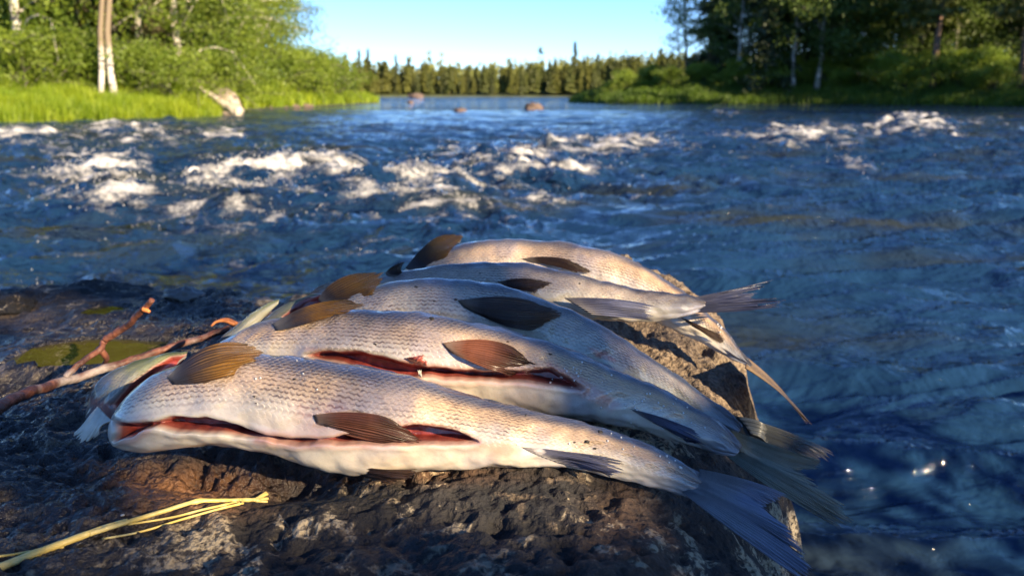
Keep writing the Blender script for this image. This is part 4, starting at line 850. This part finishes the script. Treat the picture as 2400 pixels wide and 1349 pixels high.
def place(proto, used, x, y, z, s, rz, label, cat, group, sz=1.0):
    o = proto if not used else copy_tree(proto)
    o.location = (x, y, z); o.scale = (s, s, s * sz); o.rotation_euler = (0, 0, rz); tag(o, label, cat, group); return o
used = {}
def plant(key, px, dist, s, label, cat, group, B=None, z=None, sz=1.0, sink=.05):
    x = (px - W / 2) / FPX * dist * CP
    zz = (bankz(B, x, dist) if B is not None else z) - sink
    o = place(PROTO[key], used.get(key, False), x, dist, zz, s, random.uniform(0, 6.28), label, cat, group, sz); used[key] = True; return o
PROTO = {
 'birch_a': leafy('birch_tree', 11, 1.7, .10, 15000, .075, .12, 1, (BIRCHB, L1), low=.9),
 'birch_b': leafy('birch_tree', 10, 1.5, .10, 16000, .075, .08, 2, (DARKB, L1), low=.8, kink=.4),
 'birch_twin': leafy('birch_tree', 12, 1.6, .28, 8000, .08, .082, 3, (m_bark('twin_birch_bark', (.62, .58, .5), (.10, .08, .06), .40, 1.15), L1), low=.5, twin=True),
 'alder': leafy('alder_tree', 9, 1.8, .06, 14000, .085, .09, 4, (DARKB, L3), low=1.0),
 'shrub': leafy('willow_shrub', 1.7, .95, .05, 5200, .055, .03, 5, (DARKB, L2), nlimb=16, low=1.1),
 'shrub_b': leafy('willow_shrub', 1.3, .9, .03, 4200, .05, .025, 6, (DARKB, L1), nlimb=14, low=1.2),
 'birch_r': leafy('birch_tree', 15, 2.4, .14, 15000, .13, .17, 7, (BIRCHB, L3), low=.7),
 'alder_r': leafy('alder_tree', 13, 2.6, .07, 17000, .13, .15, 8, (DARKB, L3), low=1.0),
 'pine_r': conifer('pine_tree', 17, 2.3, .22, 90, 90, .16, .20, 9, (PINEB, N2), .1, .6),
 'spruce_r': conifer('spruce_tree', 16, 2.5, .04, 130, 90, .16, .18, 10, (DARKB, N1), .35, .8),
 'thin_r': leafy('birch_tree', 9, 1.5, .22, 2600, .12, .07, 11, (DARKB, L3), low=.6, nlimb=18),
 'shrub_r': leafy('willow_shrub', 1.9, 1.1, .05, 4200, .09, .03, 12, (DARKB, L2), nlimb=14, low=1.1),
 'spruce_l': conifer('spruce_tree', 11, 1.9, .03, 130, 100, .085, .11, 19, (DARKB, m_leaf('brown_spruce_needles', (.055, .050, .020), (.10, .085, .032), .15, .6)), .3, .8),
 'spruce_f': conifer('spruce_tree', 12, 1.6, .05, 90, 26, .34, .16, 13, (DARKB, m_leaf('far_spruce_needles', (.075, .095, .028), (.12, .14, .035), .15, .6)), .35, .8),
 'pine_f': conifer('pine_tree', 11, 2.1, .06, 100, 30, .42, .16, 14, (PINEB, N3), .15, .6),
 'pine_g': conifer('pine_tree', 10, 2.3, .08, 100, 30, .42, .16, 15, (PINEB, N2), .1, .5),
}
LG = 'trees on the left bank'
lspots = [('birch_a', -60, 23), ('spruce_l', 40, 26.5), ('spruce_l', 140, 25.5), ('spruce_l', 215, 27.5), ('spruce_l', 285, 24.5), ('spruce_l', 345, 26), ('spruce_l', 440, 30), ('alder', 10, 24.5), ('birch_a', 60, 22.5), ('birch_b', 115, 25), ('alder', 165, 27), ('birch_b', 200, 24), ('alder', 290, 25.5), ('alder', 330, 28), ('birch_a', 345, 24.5), ('birch_b', 395, 27),
          ('birch_a', 420, 26), ('birch_a', 455, 29), ('birch_b', 500, 31), ('birch_a', 535, 33), ('birch_a', 560, 36), ('birch_b', 590, 38), ('birch_a', 615, 40), ('birch_b', 640, 42), ('birch_a', 640, 46), ('alder', 480, 35), ('alder', 380, 34), ('alder', 240, 33), ('alder', 100, 31), ('alder', 0, 30), ('birch_a', 600, 47), ('alder', 550, 44)]
words = ['bright green', 'dense leafy', 'loose airy', 'pale green', 'full crowned', 'dark leaved']
def near_name(px):
    if px < 40: return 'at the left edge of the photo'
    if px < 230: return 'left of the white twin trunk'
    if px < 420: return 'just right of the white twin trunk'
    if px < 540: return 'above the shore boulder'
    return 'at the right end of the left bank'
for k, (key, px, d) in enumerate(lspots):
    kind = 'birch' if 'birch' in key else 'brownish spruce' if 'spruce' in key else 'alder'
    plant(key, px, d, random.uniform(.9, 1.1), f'{words[k % 6] + " birch tree" if kind == "birch" else "dark leaved alder tree" if kind == "alder" else "brownish spruce"} {near_name(px)}, {["front row", "second row", "rear row"][0 if d < 25 else 1 if d < 32 else 2]}', 'tree', LG, LB)
plant('birch_twin', 268, 21.2, 1.0, 'birch with a forked white lower trunk in the grass of the left bank', 'tree', LG, LB)
SG = 'willow bushes on the left bank'
for k, (key, px, d, s, lb) in enumerate([('shrub', -20, 20.5, 1.0, 'bright bush at the left edge of the photo'), ('shrub_b', 60, 20.8, 1.1, 'low leafy bush left of the white twin trunk'), ('shrub', 150, 21.6, .9, 'bush beside the white twin trunk on its left'),
      ('shrub_b', 200, 22.5, 1.2, 'leafy bush directly behind the white twin trunk'), ('shrub', 330, 22.2, .9, 'bush to the right of the white twin trunk'), ('shrub_b', 400, 22.8, 1.15, 'bright rounded bush behind the pale driftwood log'),
      ('shrub', 440, 25, .9, 'bush behind the shore boulder'), ('shrub_b', 500, 27, 1.2, 'bush between boulder and bright grass'), ('shrub', 560, 34, 1.2, 'bush above the bright grass mound'), ('shrub', 640, 40, 1.3, 'bush at the foot of the last birches'),
      ('shrub', 700, 42, 1.3, 'olive bush right of the bright grass'), ('shrub_b', 745, 45, 1.6, 'rounded olive bush near the end of the left bank'), ('shrub_b', 785, 48, 1.5, 'last olive bush at the tip of the left bank'), ('shrub', 720, 50, 1.4, 'taller bush behind the olive bushes'), ('shrub', 100, 24, 1.3, 'tall bush under the left birches')]):
    plant(key, px, d, s * (.92 if d < 26 else 1.05), lb + ', sunlit', 'bush', SG, LB)
RG = 'trees on the right bank'
rspots = [('thin_r', 1608, 58, 1.15), ('thin_r', 1590, 62, .8)]
random.seed(21)
for row, (d, n) in enumerate([(54, 14), (58, 16), (64, 18)]):
    for i in range(n):
        px = 1655 + (2480 - 1655) * (i + random.uniform(.1, .9)) / n
        if px < 1700 and d < 56: d2 = 57
        else: d2 = d
        dd = d2 - (px - 1650) / 800 * 6 + random.uniform(-1, 1)
        rspots.append((random.choice(['alder_r', 'spruce_r', 'birch_r', 'alder_r', 'spruce_r', 'pine_r']) if row else random.choice(['alder_r', 'birch_r', 'spruce_r', 'alder_r']), px, dd, random.uniform(.68, .88)))
rspots += [('pine_r', 2182, 46.5, 1.0), ('pine_r', 2388, 43, 1.05), ('birch_r', 1912, 51, .9), ('birch_r', 1942, 52, 1.0)]
def fzone(px):
    for lim, nm in ((790, 'beside the left bank tip'), (900, 'right of the left bank tip'), (1010, 'above the pale flat boulder'), (1150, 'above the low reddish boulder'), (1300, 'above the mid river boulder'),
                    (1400, 'beside the tallest spruce'), (1500, 'above the point of the right bank')):
        if px < lim: return nm
    return 'next to the dark right bank wood'
def rname(px):
    if px < 1660: return 'at the open left end of the right bank'
    if px < 1900: return 'left of the two grey trunks on the right bank'
    if px < 2100: return 'behind the two grey trunks on the right bank'
    if px < 2290: return 'beside the sun flecked pine trunk'
    return 'near the right edge of the photo'
kn = {'thin_r': 'sparse tree', 'alder_r': 'dark dense alder', 'spruce_r': 'dark spruce', 'birch_r': 'shaded birch', 'pine_r': 'tall pine'}
for k, (key, px, d, s) in enumerate(rspots):
    plant(key, px, d, s, f'{["broad", "slim", "high", "ragged", "full", "narrow", "leaning"][k % 7]} {kn[key]} {rname(px)}, {"front row" if d < 53 else "second row" if d < 58 else "rear row"}', 'tree', RG, RBk)
for k in range(14):      # the same wood runs on beyond the right edge of the picture and shades this bank
    x = 33 + (k % 4) * 6 + random.uniform(-1.5, 1.5); y = 8 + (k // 4) * 8 + random.uniform(-2, 2)
    key = random.choice(['alder_r', 'spruce_r', 'birch_r']); o = place(PROTO[key], True, x, y, bankz(RBk, x, y) - .05, random.uniform(.8, .95), random.uniform(0, 6), 'tree of the wood that runs on past the right edge of the photo', 'tree', 'trees beyond the right edge')
for k in range(26):
    px = 1430 + 38 * k + random.uniform(-14, 14); d = np.interp(px, [1400, 1900, 2400], [57.5, 51.5, 43]) + random.uniform(-1, 1.5)
    plant('shrub_r', px, d, random.uniform(.55, 1.05) * (.7 if px < 1640 else 1), f'{["low rounded", "ragged", "small dark", "spreading", "dense leafy", "loose"][k % 6]} shaded bush {rname(px) if px > 1600 else "on the far point of the right bank"}', 'bush', 'bushes along the right bank', RBk)

# far shore: the front rows stand as single trees, the hill behind is one wood
FG = 'conifers on the far shore'
random.seed(5)
tops = [(700, 140), (735, 132), (785, 134), (845, 122), (866, 120), (930, 133), (958, 137), (1000, 155), (1060, 158), (1100, 160), (1200, 156), (1300, 142), (1346, 105), (1400, 130), (1470, 133), (1545, 118), (1600, 128), (1700, 130)]
k = 0
for px, ty in tops:
    d = 222 + random.uniform(-3, 3); h = (221 - ty) / FPX * d - .4
    plant('spruce_f', px, d, h / 12, ("tallest pointed spruce of the far shore, its tip highest over the treeline" if px == 1346 else f'dark pointed spruce over the far treeline {fzone(px)}, {"taller" if ty < 134 else "shorter"} one'), 'tree', FG, z=.7); k += 1
for row, (d0, n) in enumerate([(218, 80), (226, 80), (240, 70)]):
    for i in range(n):
        px = 690 + 960 * (i + random.random()) / n; d = d0 + random.uniform(-3, 3); ty = np.interp(px, [690, 980, 1100, 1300, 1600], [150, 158, 172, 156, 138]) + random.uniform(-13, 16)
        key = random.choice(['pine_f', 'pine_g', 'pine_f', 'pine_g', 'pine_f', 'spruce_f']); h = (221 - ty) / FPX * d - .4
        s = h / {'pine_f': 11, 'pine_g': 10, 'spruce_f': 12}[key]; o = plant(key, px, d, s, f'{"tall" if h > 9.2 else "mid height" if h > 7.8 else "low"} {"olive pine" if key == "pine_f" else "green pine" if "pine" in key else "dark spruce"}, {["front", "second", "rear"][row]} row of far shore, {fzone(px)}', 'tree', FG, z=.7)
rg = np.random.default_rng(77); n = 2600; tx = rg.uniform(-330, 330, n); ty_ = rg.uniform(262, 800, n); tz = farz(tx, ty_); hh = rg.uniform(7, 12, n) * np.where(rg.random(n) < .1, 1.3, 1)
m = 26; t = rg.random((n, m)) ** .8; rad = (1 - t) * 1.9 + .15; an = rg.uniform(0, 6.28, (n, m))
c = np.stack([tx[:, None] + rad * np.cos(an), ty_[:, None] + rad * np.sin(an), tz[:, None] + hh[:, None] * (.06 + .94 * t)], -1).reshape(-1, 3)
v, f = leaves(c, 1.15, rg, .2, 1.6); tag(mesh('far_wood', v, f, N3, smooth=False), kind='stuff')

# ------------------------------------------------------------------ boulders and driftwood
BOUL = m_plain('brown_granite', (.12, .085, .068), .85, .3, 3, .03); BOULD = m_plain('shore_boulder', (.30, .24, .19), .85, .35, 3, .03)
def boulder(px, py, rx, rz, lb, mat, seed, z=0.0, ry=None):
    g = G(px, py, z); d = proj(g)[2]; a = .8 * rx / FPX * d; b = .8 * rz / FPX * d; v, f = blob(1, 36, 24, seed, .35)
    o = mesh('boulder', v * np.array([a, ry or a * .8, b]), f, mat); o.location = g + np.array([0, 0, b * .25]); tag(o, lb, 'boulder'); return o
boulder(1250, 257, 26, 15, 'dark pinkish boulder in mid river, largest of those in open water', BOUL, 1)
boulder(1078, 263, 20, 9, 'low reddish boulder in the river left of the centre one', BOUL, 2)
boulder(962, 243, 9, 7, 'small dark boulder in the water near the left bank tip', BOUL, 3)
boulder(975, 230, 22, 11, 'pale flat boulder at the far edge of the open water', BOUL, 4)
boulder(1352, 238, 17, 10, 'pale pink boulder just off the point of the right bank', BOUL, 5)
boulder(1388, 240, 14, 5, 'low dark boulder beside the point of the right bank', BOULD, 6)
boulder(1690, 243, 60, 14, 'long dark boulder at the foot of the shaded right bank', BOULD, 7)
boulder(1620, 244, 22, 7, 'reddish stone on the waterline of the right bank', BOUL, 8)
gb = P(524, 246, 25.2) - np.array([0, 0, .30]); o = mesh('boulder', blob(1, 36, 24, 9, .16)[0] * np.array([.52, .42, .50]), blob(1, 36, 24, 9, .25)[1], BOULD); o.location = gb + np.array([0, 0, .30]); tag(o, 'rounded grey pink boulder on the left shore behind the driftwood log', 'boulder')
lg = [P(462, 203, 24.0), P(490, 222, 23.6), P(520, 244, 23.2), P(545, 258, 22.9), P(562, 264, 22.8)]
v, f = tube(crom(np.array(lg), 24), np.interp(np.linspace(0, 1, 24), [0, .6, 1], [.05, .12, .17]), 10, .25, 4); tag(mesh('driftwood_log', v, f, m_plain('driftwood', (.52, .45, .34), .8, .2, 8, .01)), 'pale bare driftwood log leaning on the boulder of the left shore', 'log')
for k in range(22):
    px = 560 + 8.2 * k + random.uniform(-3, 3); py = np.interp(px, [560, 720], [256, 249]) + random.uniform(-1, 1); g = G(px, py, 0.02); s = random.uniform(.10, .24)
    v, f = blob(1, 14, 10, 40 + k, .35); o = mesh('shore_stone', v * np.array([s * 1.4, s, s * .6]), f, BOUL); o.location = g; tag(o, 'small pink stone in the row along the waterline below the bright grass', 'stone', 'stones along the left waterline')

# ------------------------------------------------------------------ unseen birch added to dapple the rock, leaves left out where sun should land
LITF = [(790, 905, 240, 80), (900, 1062, 330, 36), (1290, 1022, 190, 60), (1480, 1070, 80, 40), (400, 1040, 120, 20), (800, 790, 230, 48), (1130, 800, 260, 44), (1250, 930, 200, 34), (1480, 950, 130, 45),
        (1290, 765, 120, 40), (1460, 860, 60, 34), (1250, 655, 160, 16), (1560, 716, 100, 26), (1250, 600, 260, 40), (1500, 650, 100, 40), (1660, 780, 60, 60), (230, 920, 40, 40)]
LITR = [(150, 1290, 180, 44), (150, 900, 190, 50), (300, 780, 70, 60), (520, 780, 60, 30), (800, 1178, 230, 36), (1090, 1125, 150, 18), (1520, 1150, 46, 56), (1620, 740, 200, 140), (1700, 900, 70, 110), (430, 1152, 80, 24), (40, 740, 60, 30), (430, 760, 110, 16), (1350, 1192, 100, 16), (300, 1240, 60, 16), (600, 1330, 120, 12)]
av2, af2 = join([(np.vstack(ALLV), np.vstack(ALLF))]); FB = BVHTree.FromPolygons(av2.tolist(), af2.tolist())
def first_hit(o, d):
    best = None
    for b in (FB, RB):
        h = b.ray_cast(Vector(o), Vector(d))
        if h[0] is not None and (best is None or h[3] < best[1]): best = (np.array(h[0]), h[3], LITF if b is FB else LITR)
    return best
rg = np.random.default_rng(3); D = 2.6; cc = np.array([-.08, .58, .42]) + S * D
ax1 = np.cross(S, [0, 0, 1]); ax1 /= np.linalg.norm(ax1); ax2 = np.cross(ax1, S)
pts = []
def shades(o):
    for k1, k2 in ((0, 0), (.034, 0), (-.034, 0), (0, .034), (0, -.034), (.017, .017), (-.017, -.017)):
        h = first_hit(o + ax1 * k1 + ax2 * k2, -S)
        if h is not None:
            x, y, _ = proj(h[0])
            if any(((x - a) / b) ** 2 + ((y - c) / e) ** 2 < (1.55 if h[2] is LITF else 1.15) for a, c, b, e in h[2]): return False
    return True
for i in range(17000):
    o = cc + ax1 * rg.uniform(-1.15, .95) + ax2 * rg.uniform(-.50, .55) + S * rg.uniform(-.25, .25)
    if not shades(o): continue
    if first_hit(o, -S) is None and rg.random() < .8: continue
    h = None
    if h is not None:
        x, y, _ = proj(h[0])
        if any(((x - a) / b) ** 2 + ((y - c) / e) ** 2 < 1.25 for a, c, b, e in LIT): continue
    pts.append(o)
pts = np.array(pts)
bx, by = -.08 + S[0] * 5.6, .58 + S[1] * 5.6
dapple_birch = empty('birch_tree', (bx, by, -.2)); tag(dapple_birch, 'unseen birch added right of the camera, leaves picked to dapple the rock', 'tree')
prt = [tube(crom(np.array([(bx, by, -.3), (bx - .1, by - .05, 1.2), (bx + .05, by, 3.0), (bx - .05, by + .1, 5.5)]), 20), np.linspace(.09, .03, 20), 10, .06, 2)]
for i in range(26):
    tgt = pts[rg.integers(len(pts))]; b0 = np.array([bx, by, rg.uniform(2.2, 3.6)]); mid_ = (b0 + tgt) / 2 + rg.normal(0, .12, 3); prt.append(tube(crom(np.array([b0, mid_, tgt]), 10), np.linspace(.010, .0010, 10), 5))
v, f = join(prt); mesh('trunk', v, f, BIRCHB, dapple_birch)
ex = np.array([bx, by, 5.9]) + rg.normal(0, 1, (6000, 3)) * np.array([.8, .8, .8])
ex = ex[ex[:, 2] > 4.2]
v, f = leaves(np.vstack([pts, ex]), .042, rg, 0, 1.3); mesh('crown', v, f, L1, dapple_birch, smooth=False)
parent_keep(dapple_birch)
